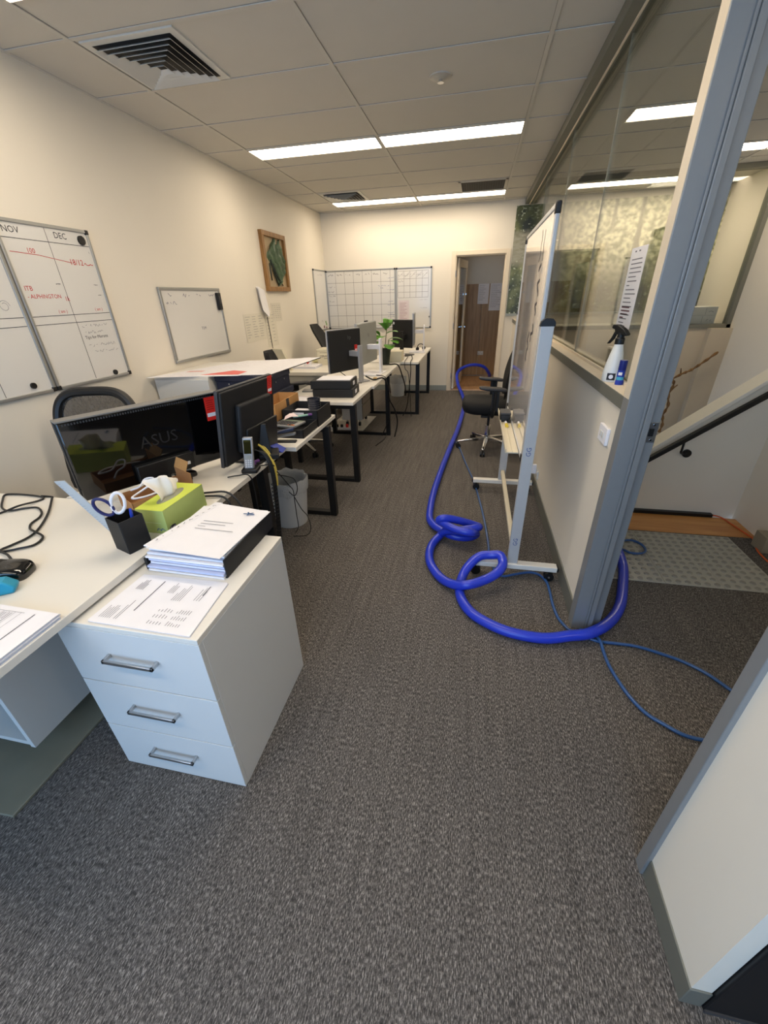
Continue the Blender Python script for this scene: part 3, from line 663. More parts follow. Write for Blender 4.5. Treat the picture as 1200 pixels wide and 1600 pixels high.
# near corner desk (an L: one thing)
t = thing('corner_desk', 'near white corner desk carrying mouse cord, pencil cup and tissue box', 'desk', (0, 0, 0))
q = MB(); q.prism([(XL+.01, .10, .715), (1.05, .10, .715), (1.05, 1.31, .715), (XL+.01, 1.31, .715)], (0, 0, .025)); q.build('desktop', WHITE, t, bevel=.0015)
q = MB(); q.box(-.40, -.38, .15, 1.25, .0, .713); q.build('side_panel', PED, t, bevel=.001)
# shelf unit under the near desk
t = thing('under_desk_shelf', 'open white shelf unit beneath the near desk edge, left of the drawers', 'shelf', (0, 0, 0))
q = MB(); q.box(.625, .645, .595, 1.2, .10, .705); q.box(.10, .625, .60, 1.2, .10, .12); q.box(.10, .12, .60, 1.2, .12, .705); q.box(.12, .625, 1.18, 1.2, .12, .705); q.build('carcass', PED, t, bevel=.001, loc=(.02, .005, 0))
t = thing('cable_floor_channel', 'flat grey metal floor plate lying on the carpet under the near desk', 'floor plate', (0, 0, 0))
q = MB(); q.prism([(.40, .42, 0), (.72, .43, 0), (.73, 1.05, 0), (.40, 1.05, 0)], (0, 0, .012)); q.build('plate', mat('worn_grey_metal', (132, 128, 110), .5, .15, var=.12, scale=12), t, bevel=.002)
desk('office_desk', 'white desk behind the tissue box carrying the two nearest monitors', .345, 1.068, 1.315, 2.10, legs=(1.95,), lx=(.36, 1.0))
desk('office_desk', 'white desk with filing trays and calculator above the near wastebasket', .42, 1.135, 2.105, 2.86, legs=(2.65,), lx=(.447, 1.158))
desk('office_desk', 'white desk with two black file boxes and the black-backed monitor', .50, 1.168, 3.245, 3.93, legs=(3.31,), lx=(.45, 1.172))
desk('office_desk', 'white desk with silver-backed monitor and potted plant', .50, 1.19, 3.935, 5.50, legs=(4.74,), lx=(.45, 1.188))
desk('office_desk', 'white desk furthest back, by the back wall, cables hanging off it', .72, 1.42, 5.55, 7.25, legs=(5.77, 7.21), lx=(.69, 1.41))
# desk against left wall at the back
t = thing('wall_desk', 'white desk against the left wall at the back holding the tile carton', 'desk', (XL+.02, 4.72, 0))
MB().box(0, .87, 0, 1.0, .70, .74).build('desktop', WHITE, t, bevel=.002)
q = MB(); q.box(.02, .04, .03, .97, 0, .70); q.box(.83, .85, .03, .97, .25, .70); q.box(.04, .83, .03, .05, .5, .70); q.build('side_panel', mat('pale_grey_panel', (190, 188, 180), .5), t, bevel=.001)

# ------------------------------------------------------------------ drawer pedestal
t = thing('drawer_pedestal', 'white three-drawer pedestal standing at the aisle end of the near desk', 'drawers', (.965, .665, 0), 0)
W_, D_, Hh = .479, .54, .705
q = MB(); q.box(0, W_, .018, D_, .0, Hh-.018); q.build('carcass', PED, t, bevel=.0015)
MB().box(0, W_, 0, D_, Hh-.018, Hh).build('top', WHITE, t, bevel=.0015)
zs = [(.005, .228), (.232, .455), (.459, Hh-.019)]
for z0, z1 in zs:
    dr = MB().box(.0, W_, 0, .017, z0, z1).build('drawer_front', PED, t, bevel=.001)
    zc = z0+(z1-z0)*.58; h = MB(); x0, x1 = .155, .325
    for xx in (x0, x1-.008): h.box(xx, xx+.008, -.030, 0, zc-.006, zc+.006)
    h.box(x0, x1, -.030, -.022, zc-.006, zc+.006); h.build('handle', CHROME, dr, bevel=.0012)

# ------------------------------------------------------------------ office chairs
def star_base(t, r=.30, chrome=True, rot=0):
    mt = POLISH if chrome else BLACK
    for k_ in range(5):
        a = rot+2*PI*k_/5; d_ = Vector((math.cos(a), math.sin(a), 0)); p_ = Vector((-d_.y, d_.x, 0))
        q = MB(); q.add([d_*.03+p_*.024+Vector((0, 0, .125)), d_*.03-p_*.024+Vector((0, 0, .125)), d_*r-p_*.012+Vector((0, 0, .085)), d_*r+p_*.012+Vector((0, 0, .085)),
                         d_*.03+p_*.024+Vector((0, 0, .085)), d_*.03-p_*.024+Vector((0, 0, .085)), d_*r-p_*.012+Vector((0, 0, .066)), d_*r+p_*.012+Vector((0, 0, .066))],
                        [(0, 1, 2, 3), (7, 6, 5, 4), (0, 3, 7, 4), (1, 5, 6, 2), (2, 6, 7, 3), (0, 4, 5, 1)])
        leg = q.build('leg', mt, t, bevel=.005)
        c_ = MB(); c0 = d_*(r-.01)
        for s in (-1, 1): c_.cyl(c0+p_*.006*s+Vector((0, 0, .027)), c0+p_*.024*s+Vector((0, 0, .027)), .027, n=18)
        c_.cyl(c0+Vector((0, 0, .03)), c0+Vector((0, 0, .07)), .008, n=10); c_.build('caster', BLACK, leg)
    q = MB(); q.lathe([(.035, .07), (.035, .13), (.027, .14), (.027, .25)], n=20); q.build('hub', mt, t)
    MB().cyl((0, 0, .25), (0, 0, .40), .014, n=14).build('gas_lift', BLACK, t)
def cushion(x0, x1, y0, y1, z0, z1, n=5, cr=.12):
    """rounded slab as superellipse rings"""
    q = MB(); cx, cy, a, b = (x0+x1)/2, (y0+y1)/2, (x1-x0)/2, (y1-y0)/2; N = 40; prof = [(.80, 0), (.94, .12), (1, .4), (1, .65), (.95, .88), (.80, 1), (.4, 1.03), (.02, 1.04)]
    vs = []
    for s, h in prof:
        for k_ in range(N):
            an = 2*PI*k_/N; c, d = math.cos(an), math.sin(an); e = .5
            vs.append((cx+a*s*math.copysign(abs(c)**e, c), cy+b*s*math.copysign(abs(d)**e, d), z0+(z1-z0)*h-.012*c*s))
    fs = [(i*N+k_, i*N+(k_+1) % N, (i+1)*N+(k_+1) % N, (i+1)*N+k_) for i in range(len(prof)-1) for k_ in range(N)]
    fs.append(tuple(range(N))[::-1]); fs.append(tuple(range((len(prof)-1)*N, len(prof)*N)))
    return q.add(vs, fs)
def arm(t, y, z=.69):
    s = 1 if y > 0 else -1
    q = MB(); q.tube(smooth_path([(.02, y*.80, .40), (.02, y*1.0, .43), (.03, y*1.02, .56), (.03, y, z-.02)], 5), .019, 10); q.box(.0, .07, y-.012, y+.012, .47, z-.02)
    a = q.build('armrest', BLACK, t)
    cushion(-.13, .14, y-.045, y+.045, z-.02, z+.01).build('arm_pad', DGREY, a, angle=80)
def shell_back(name, m, t, x, z0, z1, wid, lean=.10, thick=.045, curve=.05, nx=14, nz=14, ex=.62):
    """curved rounded back panel standing at +x, facing -x"""
    q = MB(); vs = []; fs = []
    for side in (0, 1):
        for j in range(nz+1):
            v = j/nz; ww = wid*(1-abs(2*v-1)**3.2*.35)
            for i in range(nx+1):
                u = i/nx*2-1
                edge = max(abs(u), abs(2*v-1)); th = thick*(1-edge**4)*.5+.004
                xx = x+lean*v+.03*math.sin(PI*v)*-1-curve*u*u + (th if side else -th)
                vs.append((xx, u*ww/2, z0+(z1-z0)*v))
    M_ = (nx+1)*(nz+1)
    for side in (0, 1):
        for j in range(nz):
            for i in range(nx):
                a = side*M_+j*(nx+1)+i; f = (a, a+1, a+nx+2, a+nx+1); fs.append(f if side else f[::-1])
    for i in range(nx):
        fs.append((i, i+1, M_+i+1, M_+i)); b = nz*(nx+1); fs.append((b+i, M_+b+i, M_+b+i+1, b+i+1))
    for j in range(nz):
        a = j*(nx+1); fs.append((a, M_+a, M_+a+nx+1, a+nx+1)); a += nx; fs.append((a, a+nx+1, M_+a+nx+1, M_+a))
    return q.add(vs, fs).build(name, m, t, angle=80)
# chair by the mobile whiteboard, sits facing -X
ch = thing('office_chair', 'black swivel chair with armrests behind the mobile whiteboard, chrome star base', 'chair', (2.33, 4.42, 0), math.radians(0))
star_base(ch, .32, True, math.radians(190))
cushion(-.29, .20, -.245, .245, .405, .535).build('seat', FABRIC, ch, angle=80)
q = MB(); q.box(-.16, .12, -.09, .09, .385, .435); q.tube([(-.02, -.09, .40), (-.02, -.20, .40)], .008, 8); q.box(-.09, -.02, -.235, -.19, .39, .41); q.build('mechanism', BLACK, ch, bevel=.006)
arm(ch, -.27); arm(ch, .27)
shell_back('backrest', FABRIC, ch, .185, .56, 1.06, .44, .09, .05, .06)
q = MB(); q.tube(smooth_path([(.05, 0, .40), (.20, 0, .40), (.26, 0, .5), (.27, 0, .72)], 6), .022, 10); q.build('back_post', BLACK, ch)
# chair under the desk row
ch3 = dup(ch, (.31, 4.08, 0), PI+.3, 'black swivel chair tucked behind the desks, chrome legs showing under them')
# leaning-back chair near the tile carton
t = thing('high_back_chair', 'black high-back chair leaning behind the carton in the back corner', 'chair', (.30, 6.08, 0), math.radians(182))
star_base(t, .30, False, .3)
cushion(-.25, .22, -.24, .24, .43, .52).build('seat', FABRIC, t, angle=80)
shell_back('backrest', FABRIC, t, .20, .56, 1.19, .46, .32, .04)
arm(t, -.27); arm(t, .27)
q = MB(); q.tube(smooth_path([(.05, 0, .41), (.24, 0, .43), (.30, 0, .55), (.36, 0, .8)], 6), .022, 10); q.build('back_post', BLACK, t)
# mesh-back chair behind the nearest monitor, faces the camera side
t = thing('mesh_chair', 'black mesh-back chair rising behind the nearest glossy monitor', 'chair', (-.055, 1.86, 0), math.radians(-90+14))
# local +x is the back direction; we want it to point to +Y
t.rotation_euler = (0, 0, math.radians(90+14)); t.location = (.035, 1.68, 0)
star_base(t, .28, False, .5)
cushion(-.25, .20, -.24, .24, .42, .49).build('seat', FABRIC, t, angle=80)
pts = []
for k_ in range(28):
    a = PI*k_/27; pts.append((.26+.05*math.sin(a)+.02, -.235*math.copysign(abs(math.cos(a))**.55, math.cos(a)), .74+.33*abs(math.sin(a))**.55))
pts = [(.24, -.19, .50), (.25, -.23, .60)]+pts+[(.25, .23, .60), (.24, .19, .50)]
MB().tube(smooth_path(pts, 3, True), .027, 10, closed=True).build('back_frame', BLACK, t)
MESHM = liner_mat('chair_mesh', (40, 38, 36), .82)
q = MB(); vs = []; fs = []; nn = 16
for j in range(nn+1):
    for i in range(nn+1):
        u = i/nn*2-1; v = j/nn; ztop = 1.06-.10*abs(u)**3; vs.append((.285-.02*u*u+.03*v, u*(.22-.03*(1-v)), .50+(ztop-.50)*v))
for j in range(nn):
    for i in range(nn): a = j*(nn+1)+i; fs.append((a, a+1, a+nn+2, a+nn+1))
q.add(vs, fs).build('mesh_panel', MESHM, t, angle=80)
q = MB(); q.tube(smooth_path([(.05, 0, .40), (.22, 0, .41), (.30, 0, .5), (.31, 0, .65)], 6), .022, 10); q.build('back_post', BLACK, t)

# ------------------------------------------------------------------ monitors
def vec2(a, b): d = Vector((b[0]-a[0], b[1]-a[1])); return d.length, math.atan2(d.y, d.x)
def monitor(name, label, A, B, z0, z1, backm, edge=BLACK, thick=.03, stand=None, standm=SILVER, base=(.22, .18), group='desktop monitors'):
    """local X runs A->B, back face looks to local -Y, screen to +Y"""
    L, a = vec2(A, B); t = thing(name, label, 'monitor', (A[0], A[1], z0), a, group)
    Hm = z1-z0
    MB().box(0, L, 0, thick*.6, 0, Hm).build('bezel', edge, t, bevel=.003)
    MB().box(.004, L-.004, -thick*.5, 0, .006, Hm-.006).build('back_shell', backm, t, bevel=.006)
    MB().box(.008, L-.008, thick*.6-.0005, thick*.6+.001, .012, Hm-.008).build('screen', GLOSS, t)
    if stand:
        sx, off, ww = stand          # position along X, distance behind, post width
        zb = DZ+.001-z0; q = MB(); q.box(sx-ww/2, sx+ww/2, -off-.02, -off, zb+.012, Hm*.62); q.build('stand_post', standm, t, bevel=.003)
        q = MB(); q.box(sx-.03, sx+.03, -off, -thick*.5, Hm*.36, Hm*.36+.05); q.build('stand_arm', standm, t, bevel=.004)
        q = MB(); q.box(sx-base[0]/2, sx+base[0]/2, -off-.03, -off-.03+base[1], zb, zb+.012); q.build('stand_base', standm, t, bevel=.004)
    return t
# nearest: glossy back with maker's logo
m1 = monitor('computer_monitor', 'nearest wide monitor with glossy black back, red tag at its corner', (.545, 1.23), (.855, 1.82), .775, 1.125, GLOSS, BLACK, .035)
L1 = math.hypot(.31, .59)
q = MB(); q.box(.0, L1, -.03, .02, .345, .352); q.build('top_strip', mat('grey_strip', (120, 118, 114), .5), m1, bevel=.002)
q = MB(); 
for i in range(60): q.box(.02+i*.0104, .026+i*.0104, -.0185, -.0172, .328, .336)
q.build('vent_slots', DGREY, m1)
s_ = Sheet((0, -.018, 0), (1, 0, 0), (0, 0, 1), .0006); k_ = MB(); s_.text(k_, 'ASUS', .27, .165, .075); k_.build('logo', mat('dim_logo', (30, 30, 32), .4), m1)
q = MB(); q.box(.22, .48, -.05, -.018, .02, .10); q.build('port_housing', BLACK, m1, bevel=.004)
q = MB(); q.box(.40, .43, -.056, -.049, .045, .065); q.box(.44, .455, -.056, -.049, .045, .06); q.build('cable_plug', PAPER, m1, bevel=.002)
q = MB(); q.cyl((.33, -.03, .03), (.33, -.03, -.024), .03, n=20); q.build('stand_neck', BLACK, m1); q = MB(); q.lathe([(.12, -.034), (.12, -.028), (.03, -.02)], .33, -.03, n=36, sy=.8); q.build('stand_base', GLOSS, m1)
def tilt(t, deg, keep=('stand_post', 'stand_base', 'stand_neck', 'stand_arm')):
    R_ = Matrix.Rotation(math.radians(deg), 4, 'X')
    for c in [c for c in COL.objects if c.parent == t and not c.name.startswith(keep)]:
        c.matrix_basis = R_ @ c.matrix_basis
def red_tag(parent, x, y, z, w_=.055, h_=.085):
    q = MB().box(x, x+w_, y-.0012, y, z, z+h_).build('red_tag', RED, parent)
    s = Sheet((x, y-.0012, z), (1, 0, 0), (0, 0, 1), .0006); k = MB(); s.line(k, .004, h_*.25, w_-.004, h_*.25, h_*.16); k.build('white_panel', PAPER, q)
    k = MB(); s.rows(k, .008, h_*.85, w_-.02, 5, h_*.09, .0025, .4); k.build('print', mat('dark_red_ink', (130, 20, 18), .7), q)
red_tag(m1, L1-.066, -.0185, .215, .058, .115)
tilt(m1, 4)
m2 = monitor('computer_monitor', 'second monitor, flat matt black back facing the aisle, red tag at top', (.945, 1.66), (.980, 2.14), .775, 1.155, MATTB, DGREY, .03)
q = MB(); q.box(.10, .40, -.045, -.012, .05, .30); q.build('rear_bulge', MATTB, m2, bevel=.012)
q = MB(); q.box(.14, .44, -.055, -.04, -.02, .17); q.build('stand_plate', BLACK, m2, bevel=.006)
q = MB(); q.box(.16, .36, -.10, .10, -.034, -.022); q.build('stand_base', BLACK, m2, bevel=.004)
red_tag(m2, .41, -.0158, .28, .045, .10)
k_ = MB(); k_.lathe([(.011, -.001), (.011, .001)], n=16); o_ = k_.build('round_label', mat('label_grey', (150, 150, 130), .5), m2); o_.location = (.375, -.047, .13); o_.rotation_euler = (PI/2, 0, 0)
tilt(m2, 8)
m3 = monitor('computer_monitor', 'monitor with black back, red sticker and grey stand, right of carton', (.75, 3.93), (.965, 4.33), .85, 1.245, MATTB, SILVER, .03, (.30, .13, .055), SILVER)
red_tag(m3, .355, -.0158, .18, .04, .06)
s_ = Sheet((0, -.015, 0), (1, 0, 0), (0, 0, 1), .0006); k_ = MB(); s_.text(k_, 'hp', .26, .30, .05); k_.build('logo', mat('dim_logo2', (84, 84, 84), .4), m3)
m4 = monitor('computer_monitor', 'monitor with pale silver-grey back on a white stand beside the plant', (.925, 4.36), (.985, 4.98), .85, 1.275, mat('silver_back', (160, 162, 156), .45, .3), SILVER, .03, (.30, .15, .07), PAPER, (.3, .22))
s_ = Sheet((0, -.015, 0), (1, 0, 0), (0, 0, 1), .0006); k_ = MB(); s_.text(k_, 'hp', .30, .28, .06); k_.build('logo', mat('dim_logo3', (110, 110, 108), .4), m4)
k_ = MB(); k_.box(.30, .33, 0, .02, .424, .438); k_.box(.35, .38, 0, .02, .424, .438); k_.build('webcam', BLACK, m4, bevel=.003)
m5 = monitor('computer_monitor', 'monitor with black back on black stand just right of the plant', (.93, 6.38), (1.24, 6.22), .84, 1.215, MATTB, BLACK, .03, (.24, .09, .06), BLACK, (.2, .2))
k_ = MB(); k_.lathe([(.018, -.001), (.018, .001)], n=16, sx=.7); o_ = k_.build('round_label', PAPER, m5); o_.location = (.035, -.017, .33); o_.rotation_euler = (PI/2, 0, 0)
m6 = monitor('computer_monitor', 'thin monitor seen edge-on with pale back at the far desk end', (1.235, 6.42), (1.185, 6.90), .85, 1.29, mat('silver_back2', (150, 150, 146), .45, .3), SILVER, .03, (.22, .14, .07), PAPER, (.26, .24))

# ------------------------------------------------------------------ things on the near desk
def tz(z): return z
t = thing('pencil_cup', 'square black pencil cup at the near desk corner', 'pencil cup', (.972, 1.008, DZ), math.radians(-19))
q = MB(); s = .042; h = .125; w_ = .003
q.box(-s, s, -s, s, 0, .004); q.box(-s, s, -s, -s+w_, .004, h); q.box(-s, s, s-w_, s, .004, h); q.box(-s, -s+w_, -s+w_, s-w_, .004, h); q.box(s-w_, s, -s+w_, s-w_, .004, h)
q.build('cup', MATTB, t, bevel=.0015)
sc_ = thing('scissors', 'navy and white handled scissors standing in the black pencil cup', 'scissors', (.955, 1.00, DZ+.005), math.radians(35))
def ring(cx, cz, a, b, tilt, r, n=20):
    return [(cx+a*math.cos(2*PI*k/n)*math.cos(tilt)-b*math.sin(2*PI*k/n)*math.sin(tilt), 0, cz+a*math.cos(2*PI*k/n)*math.sin(tilt)+b*math.sin(2*PI*k/n)*math.cos(tilt)) for k in range(n)]
q = MB(); q.tube(ring(-.028, .162, .021, .036, .5, 0), .0055, 8, True); q.build('handle', mat('navy_handle', (32, 36, 92), .4), sc_)
q = MB(); q.tube(ring(.016, .168, .020, .038, -.2, 0), .0055, 8, True); q.build('handle', PAPER, sc_)
q = MB(); q.obox((-.022, -.001, .0), (.014, 0, 0), (0, .002, 0), (0, 0, .135)); q.obox((-.01, .0015, .0), (.012, 0, 0), (0, .002, 0), (.004, 0, .14)); q.build('blade', POLISH, sc_)
q = MB(); q.tube([(.005, .01, 0), (.016, .014, .125), (.018, .015, .145)], [.005, .0055, .004], 10)
q2 = tag(q.build('pen', BLUE, loc=(.985, 1.0, DZ+.006)), 'blue capped marker pen standing in the black pencil cup', 'pen')
q = MB(); q.obox((-.013, 0, .0), (.032, 0, 0), (0, .004, 0), (-.165, .05, .235)); k_ = q.build('ruler', mat('frosted_ruler', (188, 190, 188), .3, trans=.3), loc=(.965, .99, DZ+.02), rz=math.radians(20)); tag(k_, 'clear grey plastic ruler leaning out of the pencil cup to the left', 'ruler')
s_ = Sheet((-.013, 0, 0), (1, 0, 0), (-.165, .05, .235), .0008); k2 = MB()
for i in range(26): s_.line(k2, .002, .03+i*.01, .008 if i % 5 else .012, .03+i*.01, .0008)
k2.build('graduations', INKG, k_)
# tissue box
t = thing('tissue_box', 'lime green tissue box with a white tissue pulled up', 'tissue box', (1.045, 1.10, DZ+.0005), math.radians(0))
Lb, Wb, Hb = .245, .118, .098
q = MB(); q.box(-Wb, 0, 0, Lb, 0, Hb-.0005); q.build('box', GREEN2, t, bevel=.001)
q = MB(); q.box(-Wb, 0, 0, Lb, Hb-.0005, Hb+.0004); q.build('lid', GREEN, t)
q = MB(); q.lathe([(1, Hb+.0004), (1, Hb+.0012)], -.058, .125, 28, .025, .075); q.build('opening', mat('slot_shadow_film', (150, 150, 130), .4), t)
q = MB(); vs = []; fs = []; n_ = 20; m_n = 9
for j in range(m_n+1):
    v = j/m_n
    for i in range(n_+1):
        u = i/n_*2-1
        rad = .022*(1+.9*v)
        y_ = .125+u*.055*(1+.45*v)+.014*v; x_ = -.062+.016*math.sin(u*5+v*2)*(.4+v)-.03*v*v+.012*math.sin(u*11)*v
        z_ = Hb+.001+v*(.066+.016*math.cos(u*2.2+.6))-.018*v*v*max(0, u)
        vs.append((x_, y_, z_))
for j in range(m_n):
    for i in range(n_): a = j*(n_+1)+i; fs.append((a, a+1, a+n_+2, a+n_+1))
q.add(vs, fs); ts = q.build('tissue', TISSUE, t, angle=80)
so = ts.modifiers.new('solid', 'SOLIDIFY'); so.thickness = .002
s_ = Sheet((-Wb, 0, 0), (1, 0, 0), (0, 0, 1), .0006); k_ = MB(); s_.scrib(k_, .062, .012, .04, .012, .003); k_.build('front_print', INKB, t)
k_ = MB(); s_.rows(k_, .02, .045, .08, 1, .01, .0012, .1); k_.build('front_line', mat('pale_sage', (206, 216, 176), .6), t)
s_ = Sheet((0, 0, 0), (0, 1, 0), (0, 0, 1), .0006); k_ = MB(); a = [s_.P(.028+.018*math.cos(2*PI*i/20), .018+.009*math.sin(2*PI*i/20)) for i in range(20)]; k_.add(a, [tuple(range(20))]); k_.build('logo', INK, t)
s_ = Sheet((0, 0, 0), (0, 1, 0), (0, 0, 1), .0010); k_ = MB(); s_.scrib(k_, .014, .014, .028, .008, .0015, .004); k_.build('logo_lettering', PAPER, t)
# kraft box with white cable
t = thing('cardboard_tray', 'torn kraft cardboard box with a white cable, behind the tissue box', 'box', (.80, 1.36, DZ), math.radians(-28))
q = MB(); q.box(-.075, .075, -.13, .13, 0, .003); q.box(-.075, -.072, -.13, .13, .003, .055); q.box(.072, .075, -.13, .13, .003, .055); q.box(-.075, .075, -.13, -.127, .003, .055); q.box(-.075, .075, .127, .13, .003, .10); q.build('carton_body', CARD2, t)
q = MB(); q.obox((-.075, .127, .10), (.11, 0, 0), (0, .003, 0), (0, .02, .04)); q.build('flap', CARD, t)
q = MB(); q.tube(smooth_path([(-.06, -.08, .06), (-.03, -.05, .075), (-.04, -.02, .095), (.0, .0, .105), (.03, -.02, .095), (.01, -.06, .07), (.03, -.11, .06), (.06, -.06, .06), (.04, .06, .06), (-.03, .10, .06), (-.05, .02, .05)], 6), .0042, 8)
tag(q.build('white_cable', PAPER, loc=(.80, 1.36, DZ), rz=math.radians(-28)), 'coiled white cable lying on the torn kraft cardboard box', 'cable')
# computer mouse
t = thing('computer_mouse', 'glossy black mouse on the near desk at the left edge', 'mouse', (.70, .785, DZ), math.radians(20))
cushion(-.06, .06, -.045, .045, 0, .042).build('body', GLOSS, t, angle=80)
cushion(-.035, .0, -.035, .035, .034, .0445).build('button', MATTB, t, angle=80)
q = MB(); q.box(-.045, -.015, -.003, .003, .040, .047); q.build('scroll_wheel', DGREY, t, bevel=.002)
MC = [(0.513, 0.895, 0.746), (0.518, 0.93, 0.746), (0.527, 0.981, 0.746), (0.511, 1.035, 0.746), (0.458, 1.114, 0.746), (0.391, 1.194, 0.746), (0.301, 1.287, 0.746), (0.283, 1.302, 0.746), (.22, 1.306, .744)]
MC2 = [(0.529, 0.89, 0.746), (0.569, 0.917, 0.746), (0.6, 0.943, 0.746), (0.595, 0.978, 0.746), (0.569, 1.006, 0.746), (0.515, 1.021, 0.752), (0.468, 1.043, 0.746), (0.433, 1.078, 0.746), (0.415, 1.129, 0.746), (0.379, 1.169, 0.746), (0.319, 1.201, 0.746), (0.273, 1.188, 0.746), (0.222, 1.157, 0.746), (0.159, 1.177, 0.746), (0.087, 1.236, 0.746), (0.038, 1.285, 0.746), (0.071, 1.30, 0.746), (0.161, 1.302, 0.746), (0.25, 1.29, 0.746), (0.257, 1.255, 0.746), (0.238, 1.189, 0.754), (0.207, 1.131, 0.746), (.15, 1.05, .746)]
q = MB(); q.tube(smooth_path([(.655, .83, .755), (.58, .87, .75)]+MC, 6), .0042, 8); q.tube(smooth_path([(.45, .87, .746)]+MC2, 6), .0042, 8)
tag(q.build('cord', BLACK), 'black tangled cord looping over the near desk beside the mouse', 'cord')
t = thing('tape_dispenser', 'translucent cyan tape dispenser behind the paper stack on the near desk', 'tape dispenser', (.745, .70, DZ), math.radians(35))
q = MB(); q.prism([(-.07, -.02, 0), (.05, -.02, 0), (.06, -.02, .02), (.035, -.02, .045), (-.02, -.02, .05), (-.07, -.02, .03)], (0, .04, 0)); q.build('body', CYAN, t, bevel=.005)
q = MB(); q.cyl((-.01, -.012, .028), (-.01, .012, .028), .018, n=20); q.build('tape_roll', mat('tape_clear', (150, 205, 220), .3), t)
def paper_stack(name, label, corners, z, n=6, th=.0022, jitter=.004, m=PAPER, rows=None):
    """corners: world xy in order; stack of sheets as one thing"""
    c = Vector((sum(p[0] for p in corners)/4, sum(p[1] for p in corners)/4, 0)); t = thing(name, label, 'paper', (c.x, c.y, z))
    for i in range(n):
        q = MB(); j = Vector((random.uniform(-jitter, jitter), random.uniform(-jitter, jitter), 0)) if i < n-1 else Vector((0, 0, 0))
        q.prism([Vector((p[0], p[1], 0))-c+j+Vector((0, 0, i*th)) for p in corners], (0, 0, th*.9)); q.build('sheet', m if i % 2 else PAPER2, t) if i < n-1 else q.build('sheet', m, t)
    return t, n*th-th*.1
# stack left edge
cs = [(.72, .335), (1.047, .478), (1.045, .652), (.64, .655)]
cs = [(.745, .36), (1.044, .365), (1.044, .645), (.745, .65)]
t, zz = paper_stack('paper_stack', 'printed paper stack at the near left edge of the desk', cs, DZ, 7, .0025, .005)
s_ = Sheet((-.15, .145, zz), (0, -1, 0), (1, 0, 0), .0006); k_ = MB()
s_.rows(k_, .02, .235, .25, 1, .01, .004, .02); s_.line(k_, .10, .205, .27, .205, .002); s_.line(k_, .02, .12, .02, .20, .001)
for i in range(7): s_.line(k_, .02, .19-i*.02, .26, .19-i*.02, .0009)
for i in range(4): s_.line(k_, .02+i*.08, .07, .02+i*.08, .19, .0009)
for i in range(22): s_.rows(k_, .025+random.choice((0, .08, .16)), .183-(i % 7)*.02, .06, 2, .007, .002, .7)
k_.build('print', INKG, t)
# papers on pedestal
cs = [(1.07, .672), (1.425, .676), (1.402, .895), (1.075, .895)]
cs = [(1.085, .676), (1.418, .672), (1.398, .902), (1.092, .896)]
t, zz = paper_stack('invoice_sheets', 'loose printed sheets lying on top of the drawer pedestal', cs, .7055, 3, .0012, .006)
c_ = Vector((sum(p[0] for p in cs)/4, sum(p[1] for p in cs)/4)); s_ = Sheet((.165, -.11, zz), (0, 1, 0), (-1, 0, 0), .0006); k_ = MB()
s_.text(k_, '', 0, 0, .01) if False else None
s_.rows(k_, .150, .295, .05, 5, .006, .0022, .5); s_.line(k_, .155, .06, .200, .06, .004); s_.rows(k_, .13, .075, .065, 3, .009, .0016, .3)
s_.rows(k_, .12, .145, .08, 5, .007, .0016, .6); s_.line(k_, .06, .225, .20, .225, .004); s_.rows(k_, .15, .18, .05, 4, .006, .0016, .6)
for c1 in (.02, .045, .07): s_.rows(k_, c1, .15, .016, 5, .010, .002, .6); s_.rows(k_, c1, .09, .018, 6, .008, .0018, .6)
s_.rows(k_, .02, .31, .07, 6, .007, .0016, .5); s_.rows(k_, .02, .26, .10, 2, .007, .0018, .5)
k_.build('print', INKG, t)
# binder with papers
t = thing('lever_arch_binder', 'open black binder piled with papers on the drawer pedestal', 'binder', (1.245, 1.07, .7055), math.radians(0))
q = MB(); q.prism([(-.16, -.145, 0), (.135, -.14, 0), (.135, .20, 0), (-.16, .20, 0)], (0, 0, .004)); q.box(.132, .136, -.14, .20, .004, .070); q.box(-.17, -.16, -.14, .20, 0, .045); q.build('cover', MATTB, t, bevel=.001)
z = .004
BL = mat('plastic_pocket', (196, 204, 232), .25)
for i in range(7):
    q = MB(); j = random.uniform(-.006, .006); th_ = .009; n_ = 10; vs = []; lift = .0
    x0, x1, y0, y1 = -.155+j, .128, -.15+j+.004*i, .195
    for a_ in range(n_+1):
        u = a_/n_; yy = y0+(y1-y0)*u; up = .012*(i/6)*(1-u)**2+.010*(i/6)*u
        vs += [(x0, yy, z+up), (x1, yy, z+up-.004*(1-u)), (x0, yy, z+up+th_*.8), (x1, yy, z+up-.004*(1-u)+th_*.8)]
    fs = []
    for a_ in range(n_):
        b = a_*4; fs += [(b, b+4, b+5, b+1), (b+2, b+3, b+7, b+6), (b, b+2, b+6, b+4), (b+1, b+5, b+7, b+3)]
    fs += [(0, 1, 3, 2), (n_*4, n_*4+2, n_*4+3, n_*4+1)]
    q.add(vs, fs); q.build('sheet_bundle', (PAPER, BL, PAPER2, BL, PAPER, PAPER2, PAPER)[i], t, angle=60); z += th_
TOPZ = z+.010
q = MB(); q.add([(-.150, -.135, TOPZ+.009), (.128, -.145, TOPZ+.002), (.14, .19, TOPZ-.004), (-.08, .205, TOPZ+.008), (-.150, -.135, TOPZ+.010), (.128, -.145, TOPZ+.003), (.14, .19, TOPZ-.003), (-.08, .205, TOPZ+.009)], [(0, 1, 2, 3), (7, 6, 5, 4), (0, 4, 5, 1), (1, 5, 6, 2), (2, 6, 7, 3), (3, 7, 4, 0)])
q.build('cover_sheet', PAPER, t)
